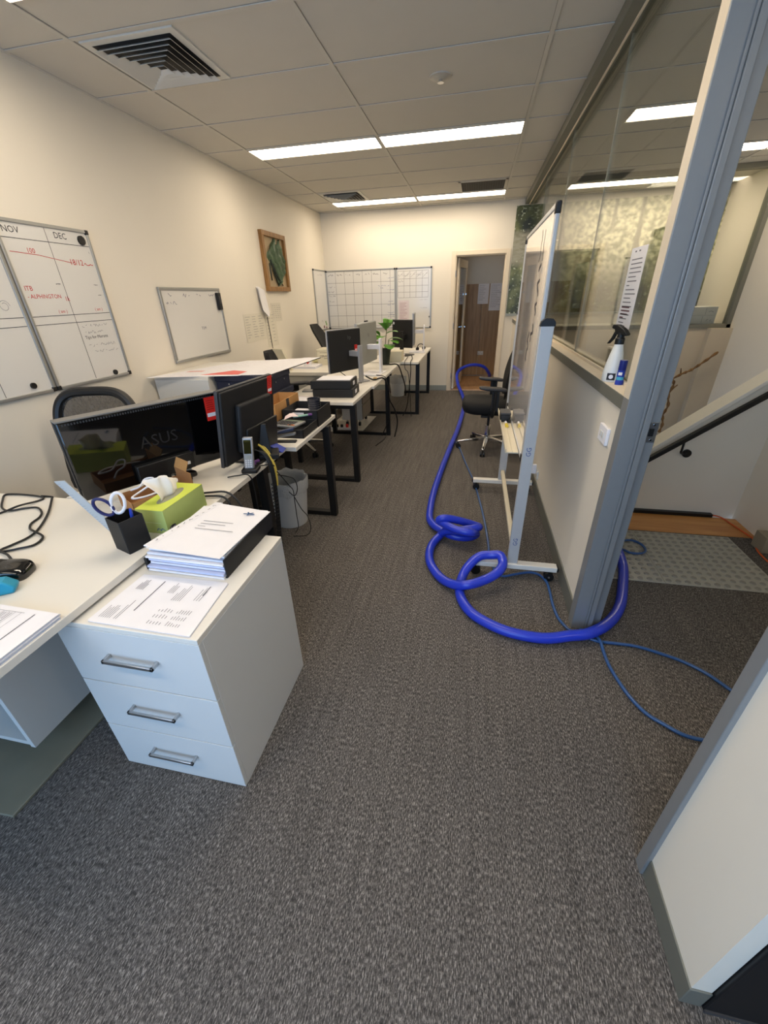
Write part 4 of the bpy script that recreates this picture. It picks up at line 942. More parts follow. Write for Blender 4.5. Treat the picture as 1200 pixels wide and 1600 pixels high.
# strip of punched margin with index marks
q = MB(); q.add([(-.172, -.12, TOPZ+.008), (-.140, -.125, TOPZ+.010), (-.075, .21, TOPZ+.010), (-.110, .215, TOPZ+.008), (-.172, -.12, TOPZ+.004), (-.140, -.125, TOPZ+.006), (-.075, .21, TOPZ+.006), (-.110, .215, TOPZ+.004)], [(0, 1, 2, 3), (7, 6, 5, 4), (0, 4, 5, 1), (1, 5, 6, 2), (2, 6, 7, 3), (3, 7, 4, 0)])
q.build('index_strip', PAPER, t)
s_ = Sheet((-.155, -.12, TOPZ+.0115), (.07, .335, 0), (-.335, .07, 0), .0005); k_ = MB()
for i in range(10): s_.scrib(k_, .03+i*.03, -.006, .010, .010, .002, .004)
k_.build('index_marks', INK, t)
sn = Vector((1, .0, -.02)).normalized(); s_ = Sheet((-.14, -.14, TOPZ+.011), (1, 0, -.022), (.0, 1, -.004), .0015); k_ = MB()
s_.rows(k_, .075, .205, .12, 1, .01, .0026, 0); s_.rows(k_, .075, .186, .10, 1, .01, .0026, 0); s_.rows(k_, .075, .168, .03, 1, .01, .0022, 0); s_.rows(k_, .075, .15, .15, 1, .01, .0026, 0); k_.build('cover_print', INKG, t)
k_ = MB(); 
for a_ in (.0, .9, 2.0, 3.3, 4.6): s_.line(k_, .215, .285, .215+.022*math.cos(a_), .285+.013*math.sin(a_), .006)
k_.build('logo', mat('teal_logo', (30, 80, 130), .6), t)
# phone standing on its cradle
t = thing('cordless_phone', 'silver and black cordless phone upright in its cradle', 'phone', (1.045, 1.725, DZ), math.radians(12))
q = MB(); q.box(-.035, .045, -.035, .04, 0, .022); q.build('cradle', BLACK, t, bevel=.006)
q = MB(); q.obox((-.024, -.012, .012), (.048, 0, 0), (0, .022, 0), (.014, .012, .165)); q.build('handset', SILVER, t, bevel=.005)
s_ = Sheet((-.024, -.012, .012), (1, 0, 0), (.014, .012, .165), .0012); k_ = MB(); k_.prism([s_.P(.006, .085), s_.P(.042, .085), s_.P(.042, .155), s_.P(.006, .155)], s_.n*.001); k_.build('display', GLOSS, t)
k_ = MB(); s_.disc(k_, .024, .068, .013, .002); k_.build('nav_button', CHROME, t); k_ = MB()
for i in range(3):
    for j in range(4): s_.disc(k_, .012+i*.012, .018+j*.011, .0038, .0012, 8)
k_.build('key', PAPER, t)
# upright black tablet/phone stand and blue book behind
t = thing('upright_device', 'black slim upright device leaning behind the yellow cables', 'device', (1.045, 1.93, DZ), math.radians(25))
q = MB(); q.obox((-.045, -.03, .02), (.07, 0, 0), (0, .014, 0), (-.01, .02, .17)); q.build('handset', BLACK, t, bevel=.004); q = MB(); q.box(-.045, .06, -.05, .07, 0, .03); q.build('base', MATTB, t, bevel=.006)
tag(MB().box(-.008, .008, -.035, .035, 0, .024).build('highlighter', PURPLE, loc=(1.02, 1.81, DZ), rz=math.radians(-35), bevel=.004), 'purple highlighter lying on the desk beside the cordless phone', 'highlighter')
t = thing('sloping_holder', 'blue sloping holder on the desk edge behind the upright black device', 'holder', (1.02, 2.04, DZ), math.radians(10))
q = MB(); q.prism([(-.05, -.04, 0), (.07, -.04, 0), (-.03, -.04, .06)], (0, .08, 0)); q.build('body', BLUE, t, bevel=.003)
t = thing('stapler', 'dark open stapler lying in front of the filing trays', 'stapler', (1.01, 2.19, DZ), math.radians(8))
q = MB(); q.box(-.08, .09, -.018, .018, 0, .012); q.build('base', BLACK, t, bevel=.004); q = MB(); q.obox((-.08, -.014, .018), (.17, 0, .03), (0, .028, 0), (0, 0, .014)); q.build('magazine', GREYPL, t, bevel=.003); q = MB(); q.obox((-.085, -.016, .034), (.17, 0, .042), (0, .032, 0), (0, 0, .018)); q.build('arm', mat('slate_blue_plastic', (52, 62, 88), .45), t, bevel=.005)
# filing trays
def tray(label, x0, x1, y0, y1, z, h):
    t = thing('document_tray', label, 'document tray', ((x0+x1)/2, (y0+y1)/2, z), 0, 'black open document trays'); a, b = (x1-x0)/2, (y1-y0)/2; q = MB()
    q.box(-a, a, -b, b, 0, .004); q.box(-a, a, -b, -b+.005, .004, h); q.box(-a, a, b-.005, b, .004, h); q.box(-a, -a+.005, -b, b, .004, h); q.box(a-.005, a, -b, b, .004, h); q.build('tray', MATTB, t, bevel=.001)
    return t
t = tray('lower front black tray with a calculator resting on it', .87, 1.12, 2.27, 2.52, DZ, .055)
s_ = Sheet((-.11, -.125, 0), (1, 0, 0), (0, 0, 1))
t = tray('taller rear black tray holding papers and a mesh cup', .87, 1.125, 2.53, 2.80, DZ, .11)
q = MB(); q.box(-.05, .03, -.137, -.135, .07, .095); q.build('label_holder', PAPER, t)
tag(MB().box(-.10, .10, -.11, .10, 0, .06).build('paper_ream', PAPER, loc=(.985, 2.66, DZ+.006)), 'white papers filling the taller rear black tray', 'paper')
t = thing('mesh_cup', 'round dark mesh pen cup sitting on the papers in the rear tray', 'cup', (1.03, 2.73, DZ+.067)); q = MB(); q.lathe([(.042, 0), (.045, .075), (.048, .08), (.044, .08), (.038, .004)], n=28); q.build('cup', mat('smoky_plastic', (44, 46, 56), .25), t)
q = MB(); 
for i in range(5): q.tube([(.046*math.cos(2*PI*k/28), .046*math.sin(2*PI*k/28), .01+i*.015) for k in range(28)], .0015, 5, True)
q.build('wire_hoop', DGREY, t)
t = thing('calculator', 'grey desk calculator resting on the lower black tray', 'calculator', (.985, 2.37, DZ+.057), math.radians(-10))
q = MB(); q.box(-.085, .085, -.07, .07, 0, .014); q.build('case', GREYPL, t, bevel=.004); q = MB()
for i in range(6):
    for j in range(4): q.box(-.075+i*.022, -.059+i*.022, -.055+j*.022, -.040+j*.022, .014, .018)
q.build('key', DGREY, t); q = MB(); q.box(-.07, .07, .035, .06, .0142, .016); q.build('display', mat('lcd_green', (120, 130, 110), .3), t); q = MB(); q.box(.03, .075, -.055, -.045, .014, .018); q.build('orange_key', mat('orange_key', (206, 120, 70), .5), t)
q = MB(); vs = [(0, 0, .0), (.05, .01, .02), (.085, .05, .012), (.04, .07, .03), (-.01, .05, .012), (.03, .035, .035)]; q.add(vs, [(0, 1, 5), (1, 2, 5), (2, 3, 5), (3, 4, 5), (4, 0, 5), (0, 4, 3, 2, 1)])
tag(q.build('crumpled_note', mat('pink_white_paper', (226, 206, 204), .7), loc=(.93, 2.42, DZ+.073)), 'crumpled pink and white note beside the calculator', 'paper')
t = thing('marker_pen', 'purple marker pen with white end lying over the tray rim', 'pen', (1.00, 2.50, DZ+.070), 0)
q = MB(); q.tube([(-.02, -.04, .012), (.06, .02, .014)], .007, 10); q.build('barrel', mat('pale_green_barrel', (150, 190, 170), .4), t); q = MB(); q.tube([(.06, .02, .014), (.10, .05, .016)], .009, 12); q.build('cap', PURPLE, t); q = MB(); q.tube([(.10, .05, .016), (.106, .055, .016)], .008, 12); q.build('end_plug', PAPER, t)
# cardboard carton + navy archive boxes + plans on top
t = thing('cardboard_box', 'open brown cardboard box with dark printed label behind the trays', 'box', (.862, 2.855, DZ), 0)
q = MB(); q.box(-.16, .0, -.40, .0, 0, .003); q.box(-.004, 0, -.40, 0, .003, .16); q.box(-.16, -.156, -.40, 0, .003, .16); q.box(-.156, -.004, -.40, -.396, .003, .16); q.box(-.156, -.004, -.004, 0, .003, .16); q.build('carton_body', CARD, t)
q = MB(); q.obox((-.16, -.395, .16), (0, .39, 0), (.003, 0, 0), (-.06, .0, -.03)); q.build('flap', CARD, t)
q = MB(); q.box(.0003, .0015, -.22, -.175, .01, .16); q.build('label', mat('dark_label', (56, 52, 50), .6, var=.8, scale=120), t)
def archive(label, x0, x1, y0, y1, z, h):
    t = thing('archive_box', label, 'box', ((x0+x1)/2, (y0+y1)/2, z), 0, 'navy archive boxes'); a, b = (x1-x0)/2, (y1-y0)/2
    MB().box(-a, a, -b, b, 0, h-.04).build('carton_body', NAVY, t, bevel=.002); MB().box(-a-.006, a+.006, -b-.006, b+.006, h-.04, h).build('lid', NAVY, t, bevel=.002)
    q = MB()
    for y_ in (-b*.5, b*.35): q.cyl((a+.006, y_, h*.55), (a+.009, y_, h*.55), .006, n=10)
    for x_ in (-a*.5, a*.5): q.cyl((x_, -b-.006, h*.55), (x_, -b-.009, h*.55), .006, n=10)
    q.build('rivet', CHROME, t); return t
t = thing('side_cabinet', 'low white cabinet by the left wall under the large plans', 'cabinet', (-.40, 2.93, 0))
MB().box(0, .49, 0, .80, .0, .992).build('carcass', WHITE, t, bevel=.003); MB().box(.01, .49, -.012, 0, .02, .97).build('door', PED, t, bevel=.002)
t = thing('filing_shelf', 'low dark table carrying the stacked navy archive boxes', 'table', (.105, 2.93, 0)); MB().box(0, .34, 0, .80, .70, .72).build('table_top', MATTB, t); 
for x_ in (0, .30):
    for y_ in (0, .76): MB().box(x_, x_+.04, y_, y_+.04, 0, .70).build('leg', MATTB, t)
archive('lower navy archive box of the stack under the plans', .13, .60, 2.98, 3.36, .7205, .135)
archive('upper navy archive box of the stack under the plans', .12, .58, 2.98, 3.36, .856, .136)
t = thing('floor_plans', 'large flat printed plans with red shaded area on top of the boxes', 'plans', (0, 0, .993))
PL = [(-.405, 2.86), (.335, 2.985), (.275, 3.86), (-.05, 3.81)]; PR = [(.325, 2.98), (.575, 3.02), (.635, 4.02), (.265, 3.86)]
MB().prism([(*p, 0) for p in PL], (0, 0, .003)).build('left_sheet', PAPER, t); MB().prism([(*p, .0035) for p in PR], (0, 0, .003)).build('right_sheet', PAPER, t)
s_ = Sheet((0, 0, .003), (1, 0, 0), (0, 1, 0), .0006)
k_ = MB(); k_.add([s_.P(*p) for p in ((-.02, 2.99), (.30, 3.02), (.30, 3.17), (.15, 3.22), (.08, 3.12))], [(0, 1, 2, 3, 4)]); k_.build('red_area', mat('salmon_wash', (224, 112, 104), .7), t)
k_ = MB(); k_.add([s_.P(*p) for p in ((-.24, 3.12), (-.10, 3.14), (-.10, 3.20), (-.24, 3.18))], [(0, 1, 2, 3)]); k_.build('pale_red_area', mat('pale_wash', (226, 176, 168), .7), t)
k_ = MB()
for i in range(26):
    y_ = 2.93+i*.034; x0_ = -.36+max(0, (y_-2.86)*.38); s_.scrib(k_, x0_, y_, .30, .012, .0018, .02)
k_.build('print', mat('plan_ink', (176, 160, 156), .8), t)
k_ = MB(); s_.line(k_, .328, 2.985, .268, 3.86, .006); k_.build('seam', INKG, t)
s_ = Sheet((0, 0, .0065), (1, 0, 0), (0, 1, 0), .0006); k_ = MB()
for i in range(22): s_.scrib(k_, .36+random.random()*.05, 3.05+i*.036, .16, .014, .0018, .02)
k_.build('print', mat('plan_ink', (176, 160, 156), .8), t)
MB().prism([(.575, 3.02, -.002), (.579, 3.02, -.002), (.639, 4.02, -.002), (.635, 4.02, -.002)], (0, 0, .005)).build('edge', MATTB, t)

# things on the wall desk
t = thing('tile_carton', 'cream carton of ceramic wall tiles on the desk by the left wall', 'box', (.12, 5.30, DZ+.001), math.radians(4))
MB().box(0, .46, 0, .28, 0, .165).build('carton_body', CREAM, t, bevel=.004); q = MB(); q.box(-.003, .463, -.003, .283, .165, .19); q.build('lid', CREAM, t, bevel=.006)
s_ = Sheet((0, 0, 0), (1, 0, 0), (0, 0, 1), .001); k_ = MB(); s_.text(k_, 'CERAMIC WALL TILES', .035, .095, .036); s_.rows(k_, .09, .08, .19, 1, .01, .006, 0); s_.text(k_, 'K2', .17, .03, .04); s_.rows(k_, .04, .15, .14, 1, .01, .004, 0); k_.build('print', mat('carton_ink', (96, 88, 76), .8), t)
t = thing('leaning_folder', 'cream and dark green folder leaning on the wall desk below the plan', 'folder', (-.20, 4.86, DZ)); q = MB(); q.obox((0, 0, .01), (.16, -.05, 0), (.01, .03, 0), (-.10, 0, .24)); q.build('cover', CREAM, t, bevel=.004); q = MB(); q.obox((-.045, .01, .01), (.04, -.012, 0), (.01, .03, 0), (-.08, 0, .12)); q.build('spine', POT, t, bevel=.004)
t = thing('warning_card', 'small white card with a red diamond standing on the wall desk', 'sign', (.04, 5.02, DZ+.03)); MB().box(0, .10, 0, .002, 0, .10).build('card', PAPER, t); q = MB(); q.prism([(.05, -.001, .02), (.08, -.001, .05), (.05, -.001, .08), (.02, -.001, .05)], (0, .0008, 0)); q.build('red_diamond', RED, t)
t = thing('papers_pile', 'low pile of papers beside the red diamond card', 'paper', (.0, 4.98, DZ)); 
for i in range(4): MB().box(-.12+random.uniform(-.01, .01), .20, .0, .26, i*.007, i*.007+.006).build('sheet', PAPER if i % 2 else PAPER2, t)
q = MB(); q.lathe([(.03, 0), (.055, .015), (.05, .04), (.015, .05)], 0, 0, 16, 1.4, .9); tag(q.build('cloth_bundle', mat('pale_yellow_cloth', (214, 210, 160), .9), loc=(.02, 5.55, DZ+.001)), 'pale yellow crumpled cloth beside the tile carton', 'cloth')

t = thing('mouse_mat', 'black mouse mat with a red edge under the nearest monitor', 'mat', (.53, 1.80, DZ+.0005), 0)
MB().box(-.17, .17, -.24, .24, 0, .004).build('mat_body', MATTB, t); MB().box(.17, .174, -.24, .24, 0, .005).build('red_edge', RED, t)
t = thing('computer_mouse', 'black mouse with pale stripes on the mat behind the tissue box', 'mouse', (.76, 1.61, DZ+.0005), math.radians(70))
cushion(-.05, .05, -.032, .032, 0, .036).build('body', GLOSS, t, angle=80); MB().box(-.03, .03, -.012, -.007, .034, .040).build('stripe', PAPER, t); MB().box(-.03, .03, .007, .012, .034, .040).build('stripe', PAPER, t)
# things on desk with file boxes
def file_box(label, x, y, z):
    t = thing('file_box', label, 'box', (x, y, z), math.radians(3), 'black file boxes stacked on the desk')
    MB().box(-.36, 0, 0, .27, 0, .068).build('carton_body', MATTB, t, bevel=.002)
    q = MB(); q.box(.0, .002, .10, .16, .018, .05); q.build('label', PAPER, t); q = MB(); q.box(-.37, -.36, .04, .06, .02, .04); q.build('finger_ring', CHROME, t); return t
file_box('lower black file box of the pair on the desk', 1.12, 3.42, DZ+.0008)
file_box('upper black file box of the pair, papers on top', 1.10, 3.435, DZ+.0695)
t = thing('paper_sheets', 'white papers lying on top of the upper black file box', 'paper', (.93, 3.57, DZ+.138), math.radians(3)); MB().box(-.15, .15, -.105, .105, 0, .004).build('sheet', PAPER, t)
t = thing('paper_sheets', 'pinkish white papers overhanging the desk left of the file boxes', 'paper', (.66, 3.38, DZ+.0005), math.radians(-12)); MB().box(-.15, .13, -.14, .06, 0, .004).build('sheet', mat('pinkish_paper', (216, 204, 204), .7), t); MB().box(-.10, .15, -.145, .02, .004, .006).build('sheet', PAPER, t)
t = thing('desk_telephone', 'grey notepad and dark phone beside the black file boxes', 'phone', (.66, 3.68, DZ+.0005), math.radians(10)); MB().box(-.10, .05, -.05, .06, 0, .012).build('base', GREYPL, t, bevel=.004); cushion(.0, .09, -.04, .05, .012, .03).build('handset', BLACK, t, angle=80)
t = thing('keyboard', 'dark grey keyboard in front of the black-backed monitor', 'keyboard', (.62, 4.12, DZ+.0005), math.radians(60)); MB().box(-.20, .20, -.065, .065, 0, .016).build('case', DGREY, t, bevel=.004)
q = MB()
for i in range(20):
    for j in range(5): q.box(-.19+i*.019, -.174+i*.019, -.055+j*.022, -.038+j*.022, .016, .021)
q.build('keys', MATTB, t)
tag(MB().lathe([(.11, 0), (.11, .004), (.10, .006)], 0, 0, 30, 1, .7).build('desk_mat', WHITE, loc=(.93, 4.10, DZ+.0005)), 'oval white mat under the black-backed monitor stand', 'mat') if False else None
tag(MB().box(-.02, .02, -.02, .02, 0, .028).build('wooden_block', mat('tan_block', (196, 160, 104), .6), loc=(1.13, 4.26, DZ+.0005), bevel=.008), 'small tan block on the desk edge beside grey monitor stand', 'block')
t = thing('paper_carton', 'cream carton on the desk behind the potted plant', 'box', (.93, 5.58, DZ+.0005)); MB().box(0, .26, 0, .2, 0, .13).build('carton_body', CREAM, t, bevel=.003)
# plant
t = thing('potted_plant', 'fiddle-leaf plant in a dark green pot between the far monitors', 'plant', (1.015, 5.36, DZ+.0005))
MB().lathe([(.050, 0), (.052, .01), (.075, .17), (.080, .175), (.080, .19), (.072, .19), (.068, .17)], n=30).build('pot', POT, t)
MB().lathe([(.068, .165), (.002, .168)], n=24).build('soil', mat('soil', (50, 38, 28), .95), t)
q = MB(); stems = [((0, 0), (.03, .01, .44)), ((-.01, 0), (-.07, .0, .34)), ((.01, 0), (.06, -.02, .30))]
for b_, e_ in stems: q.tube(smooth_path([(b_[0], b_[1], .16), (b_[0]*1.5+e_[0]*.3, e_[1]*.4, e_[2]*.6), e_], 4), .005, 6)
q.build('stem', mat('stem_brown', (96, 86, 50), .7), t)
def leaf_mesh(base, dirv, L, W, droop=.3):
    d = Vector(dirv).normalized(); side = d.cross(Vector((0, 0, 1)));  side = side.normalized() if side.length > .05 else Vector((1, 0, 0)); up = side.cross(d); q = MB(); vs = []; n_ = 7
    for i in range(n_+1):
        u = i/n_; c = Vector(base)+d*L*u-Vector((0, 0, 1))*droop*L*u*u; ww = W*math.sin(PI*min(1, u*.93+.04))**.7*(.55+.6*u)*.5
        vs += [c-side*ww+up*.012*(ww/W*2), c, c+side*ww+up*.012*(ww/W*2)]
    fs = []
    for i in range(n_): a = i*3; fs += [(a, a+1, a+4, a+3), (a+1, a+2, a+5, a+4)]
    q.add(vs, fs); return q
lf = [((.02, 0, .40), (-.5, -.4, .9), .15, .085), ((.03, 0, .42), (.2, -.6, .8), .13, .08), ((.03, .01, .43), (.1, .5, 1), .13, .08), ((.02, 0, .36), (.9, -.2, .5), .14, .075), ((.0, 0, .33), (-.3, -.9, .25), .13, .08),
      ((-.05, 0, .33), (-.9, -.2, .4), .12, .07), ((-.06, 0, .34), (-.5, -.5, .8), .12, .075), ((-.07, 0, .30), (-1, .2, .0), .11, .07), ((.05, -.01, .28), (.9, -.6, .25), .13, .08), ((.06, -.02, .30), (1, .3, .3), .14, .08), ((.04, 0, .24), (.4, -1, .1), .13, .085), ((-.02, 0, .27), (-.8, -.7, .1), .12, .08), ((.03, 0, .44), (-.2, .1, 1), .12, .07)]
for b_, d_, L_, W_ in lf:
    L_ *= 1.3; W_ *= 1.85
    o_ = leaf_mesh(b_, d_, L_, W_, .35).build('leaf', LEAF, t, angle=80); so = o_.modifiers.new('solid', 'SOLIDIFY'); so.thickness = .0012
# phone/headset clutter on far desk
t = thing('headset', 'dark headset lying near the far white monitor stand', 'headset', (1.30, 6.78, DZ+.0005))
q = MB(); q.tube([(.0+.05*math.cos(a*.35), 0, .055+.05*math.sin(a*.35)) for a in range(10)], .006, 8); q.build('headband', BLACK, t); q = MB(); q.cyl((.05, -.015, .045), (.05, .02, .045), .026, n=16); q.cyl((-.05, -.015, .03), (-.05, .02, .03), .026, n=16); q.build('ear_cushion', MATTB, t)
q = MB(); q.box(-.08, .08, -.06, .06, 0, .012); tag(q.build('notebook', mat('maroon_cover', (104, 66, 58), .6), loc=(1.33, 6.52, DZ+.0005), bevel=.002), 'brown notebook under the far white monitor stand', 'notebook') if False else None
t = thing('paper_pile', 'pinkish paper pile left of the far black monitor stand', 'paper', (1.03, 6.05, DZ+.0005)); 
for i in range(3): MB().box(-.11, .12, -.10, .10, i*.012, i*.012+.011).build('sheet', (PAPER, mat('peach_paper', (214, 184, 160), .7), PAPER)[i], t)

# pedestal + powerboard under desk row
t = thing('under_desk_pedestal', 'small pale drawer unit standing under the silver-backed monitor desk, key tag in lock', 'drawers', (.49, 5.02, .0066)); MB().box(0, .27, 0, .44, .09, .68).build('carcass', PED, t, bevel=.002)
for z0_, z1_ in ((.10, .28), (.29, .47), (.48, .67)): MB().box(.27, .284, .01, .43, z0_, z1_).build('drawer_front', mat('shaded_front', (150, 140, 126), .5), t, bevel=.001)  # taupe colour carries the shading of the drawer side
q = MB(); q.cyl((.284, .06, .44), (.298, .06, .44), .009, n=12); q.build('lock', CHROME, t); q = MB(); q.box(.287, .293, .05, .07, .37, .425); q.build('key_tag', mat('dark_red_tag', (90, 20, 24), .5), t, bevel=.003)
for cx_ in (.05, .22):
    for cy_ in (.05, .39): MB().cyl((cx_-.012, cy_, .0275), (cx_+.012, cy_, .0275), .027, n=16).build('caster', BLACK, t); MB().cyl((cx_, cy_, .05), (cx_, cy_, .09), .008, n=8).build('caster_stem', CHROME, t)
t = thing('power_board', 'white power board with dark and red plugs under the desk row', 'power board', (.50, 4.88, .0068), math.radians(4)); MB().box(-.16, .16, -.03, .03, 0, .032).build('case', PAPER, t, bevel=.004)
q = MB(); 
for x_ in (-.10, -.04, .02): q.cyl((x_, 0, .032), (x_, 0, .065), .017, n=14)
q.build('plug', BLACK, t); q = MB(); q.cyl((.09, 0, .032), (.09, 0, .07), .018, n=14); q.build('red_plug', RED, t)
tag(MB().prism([(0, 0, 0), (.50, .02, 0), (.52, .78, 0), (.02, .78, 0)], (0, 0, .005)).build('floor_sheet', WHITE, loc=(.30, 4.79, .001)), 'white board offcut lying on the carpet under the silver-backed monitor desk', 'board')

# wastebaskets
def bin_(name, label, x, y, r0, r1, h, liner):
    t = thing(name, label, 'bin', (x, y, 0)); n = 36
    MB().lathe([(r0, 0), (r1, h), (r1+.006, h), (r1+.006, h-.012), (r0+.003, .0), (.001, .0)][:5]+[], n=n, cap=False).build('bucket', BINM, t)
    MB().lathe([(r0, .003), (.002, .003)], n=n, cap=False).build('bucket_base', BINM, t)
    q = MB(); q.tube([((r1+.004)*math.cos(2*PI*k/40), (r1+.004)*math.sin(2*PI*k/40), h) for k in range(40)], .006, 8, True); q.build('rim', BINM, t)
    if liner:
        q = MB(); vs = []; fs = []; N = 48; prof = [(r0*.7, .02, 0), (r0*.93, .06, 0), (r1*.93, h*.8, .2), (r1*.97, h+.004, .3), (r1+.012, h+.016, 1), (r1+.016, h+.002, .6), (r1+.013, h-.05, 1), (r1+.008, h-.085, 1.6)]
        for r_, z_, j_ in prof:
            for k in range(N):
                a = 2*PI*k/N; wv = (math.sin(a*7)+math.sin(a*13+1)+.6*math.sin(a*3+2))
                vs.append(((r_+.0018*wv*j_)*math.cos(a), (r_+.0018*wv*j_)*math.sin(a), z_+.0045*wv*j_))
        for i in range(len(prof)-1):
            for k in range(N): fs.append((i*N+k, i*N+(k+1) % N, (i+1)*N+(k+1) % N, (i+1)*N+k))
        q.add(vs, fs); q.build('liner', liner_mat('bag_plastic', (236, 238, 238), .5), t, angle=80)
    return t
bin_('wastebasket', 'grey wastebasket with a clear liner beside the near desks', .84, 2.50, .112, .142, .355, True)
bin_('wastebasket', 'grey wastebasket under the furthest desk by the back wall', .885, 6.99, .105, .135, .30, True)

# cables hanging off the desks
YB_ = mat('yellow_cable', (214, 190, 84), .45)
q = MB(); q.tube(smooth_path([(.94, 1.86, .80), (1.00, 1.88, .835), (1.05, 1.89, .80), (1.095, 1.88, .72), (1.10, 1.86, .60), (1.09, 1.84, .52)], 6), .006, 8); q.tube(smooth_path([(.94, 1.88, .79), (1.01, 1.90, .825), (1.06, 1.905, .79), (1.10, 1.89, .70), (1.105, 1.87, .60)], 6), .0045, 8)
tag(q.build('yellow_cable', YB_), 'yellow network cables arching over the near desk edge', 'cable')
q = MB(); 
for k in range(5):
    o = .006*k; q.tube(smooth_path([(.93+o, 1.80+o, .79), (.99, 1.84+o, .81-o), (1.05+.3*o, 1.86+o*.5, .79), (1.09+o*.4, 1.85+o*.6, .70), (1.095+o*.4, 1.83+o*.6, .50), (1.085+o*.6, 1.80+o*.6, .25), (1.08+o*.6, 1.78+o*.5, .03), (1.02, 1.70+o, .012)], 6), .0042, 7)
cb = tag(q.build('cable_bundle', BLACK), 'thick bundle of black cables dropping from desk edge before the wastebasket', 'cable')
q = MB()
for i in range(28): q.tube([(1.099+.013*math.cos(2*PI*k/10), 1.84+.013*math.sin(2*PI*k/10)-.0022*i, .62-i*.021) for k in range(10)], .0022, 5, True)
q.build('spiral_wrap', MATTB, cb)
def cable(pts, r, label, m=BLACK, name='cable', n=7): return tag(MB().tube(smooth_path(pts, 7), r, 8).build(name, m), label, 'cable')
cable([(.98, 1.62, .748), (1.02, 1.64, .75), (1.075, 1.66, .745), (1.083, 1.67, .65), (1.08, 1.66, .45), (1.08, 1.66, .2), (1.05, 1.66, .01)], .0032, 'thin black cord falling from the cordless phone over the desk edge')
cable([(1.03, 1.72, .765), (1.06, 1.77, .75), (1.10, 1.83, .74), (1.11, 1.86, .72)], .003, 'thin black lead from the phone cradle to the cable bundle')
cable([(1.11, 1.88, .68), (1.12, 1.98, .55), (1.07, 2.12, .45), (1.05, 2.16, .35), (1.03, 2.2, .22), (1.0, 2.26, .10), (.95, 2.3, .02)], .0028, 'thin black wire wandering down in front of the wastebasket, left strand')
cable([(1.11, 1.88, .66), (1.13, 2.02, .58), (1.12, 2.08, .49), (1.09, 2.09, .43), (1.06, 2.08, .46)], .0028, 'short looped black wire beside the top of the wastebasket')
cable([(1.06, 2.14, .40), (1.09, 2.16, .30), (1.11, 2.2, .22), (1.10, 2.24, .10), (1.04, 2.28, .02), (.95, 2.27, .012)], .0028, 'thin black wire wandering down in front of the wastebasket, right strand')
cable([(.90, 1.40, .748), (1.0, 1.44, .752), (1.08, 1.46, .745), (1.15, 1.44, .68), (1.19, 1.40, .58), (1.2, 1.36, .4)], .005, 'black cable hanging off the desk behind the binder, outer one')
cable([(.92, 1.38, .748), (1.02, 1.41, .75), (1.085, 1.42, .74), (1.12, 1.40, .68), (1.13, 1.36, .5)], .005, 'black cable hanging off the desk behind the binder, inner one')
cable([(1.06, 4.14, .80), (1.12, 4.22, .752), (1.205, 4.32, .75), (1.24, 4.38, .64), (1.24, 4.45, .5), (1.28, 4.55, .36), (1.30, 4.6, .2), (1.26, 4.62, .02)], .008, 'thick black cable hanging below the black-backed monitor desk')
cable([(1.10, 4.45, .76), (1.20, 4.42, .745), (1.23, 4.40, .66), (1.22, 4.5, .45), (1.20, 4.6, .25), (1.1, 4.65, .02)], .005, 'thinner black cable hanging below the black-backed monitor desk')
cable([(1.02, 5.30, .75), (1.10, 5.25, .755), (1.205, 5.22, .752), (1.25, 5.3, .60), (1.26, 5.45, .45), (1.24, 5.6, .30)], .008, 'black cable dropping beside the potted plant')
cable([(1.24, 6.18, .75), (1.30, 5.85, .75), (1.32, 5.54, .745), (1.325, 5.52, .64), (1.30, 5.55, .4), (1.26, 5.6, .15), (1.2, 5.62, .01)], .006, 'black cable dropping off the furthest desk past its frame, thick one')
cable([(1.20, 6.12, .75), (1.22, 5.85, .75), (1.24, 5.54, .745), (1.25, 5.52, .66), (1.29, 5.53, .60), (1.31, 5.55, .35), (1.32, 5.6, .01)], .004, 'thin black cable looping off the furthest desk past its frame')
cable([(1.10, 4.3, .01), (1.15, 4.55, .012), (1.13, 4.8, .012), (1.12, 4.95, .012)], .004, 'black cable lying on the carpet under the plant desk')
cable([(.83, 4.02, .86), (.90, 4.05, .80), (.98, 4.06, .752), (1.04, 4.04, .752)], .004, 'black lead curving from the black-backed monitor to its stand')

# ------------------------------------------------------------------ mobile whiteboard
t = thing('mobile_whiteboard', 'tall mobile whiteboard on a white castor frame beside the glass partition', 'whiteboard', (2.43, 2.06, 0), math.radians(0))
L_ = 1.23
STEEL = mat('pale_grey_steel', (192, 192, 190), .4, .15)
for y_ in (0, L_):
    MB().box(-.029, .029, y_-.014, y_+.014, .10, 1.375).build('post', STEEL, t, bevel=.003)
    q = MB(); q.prism([(-.033, y_-.017, 1.372), (.033, y_-.017, 1.372), (.033, y_-.017, 1.388), (.02, y_-.017, 1.403), (-.012, y_-.017, 1.405), (-.028, y_-.017, 1.392)], (0, .034, 0)); q.build('post_cap', BLACK, t, bevel=.002)
    ft = MB().box(-.235, .25, y_-.028, y_+.022, .072, .103).build('foot', mat('white_steel', (226, 222, 212), .4), t, bevel=.003)
    for xe in (-.245, .25): MB().box(xe, xe+.01, y_-.026, y_+.020, .074, .101).build('end_cap', BLACK, ft, bevel=.003)
    for x_ in (-.205, .215):
        q = MB(); q.cyl((x_, y_-.018, .028), (x_, y_-.002, .028), .028, n=20); q.cyl((x_, y_+.004, .028), (x_, y_+.018, .028), .028, n=20); q.cyl((x_, y_-.003, .03), (x_, y_-.003, .075), .009, n=10); q.build('caster', BLACK, ft)
    MB().cyl((x_-.0, y_-.021, .028), (x_, y_+.021, .028), .006, n=8).build('axle', CHROME, ft)
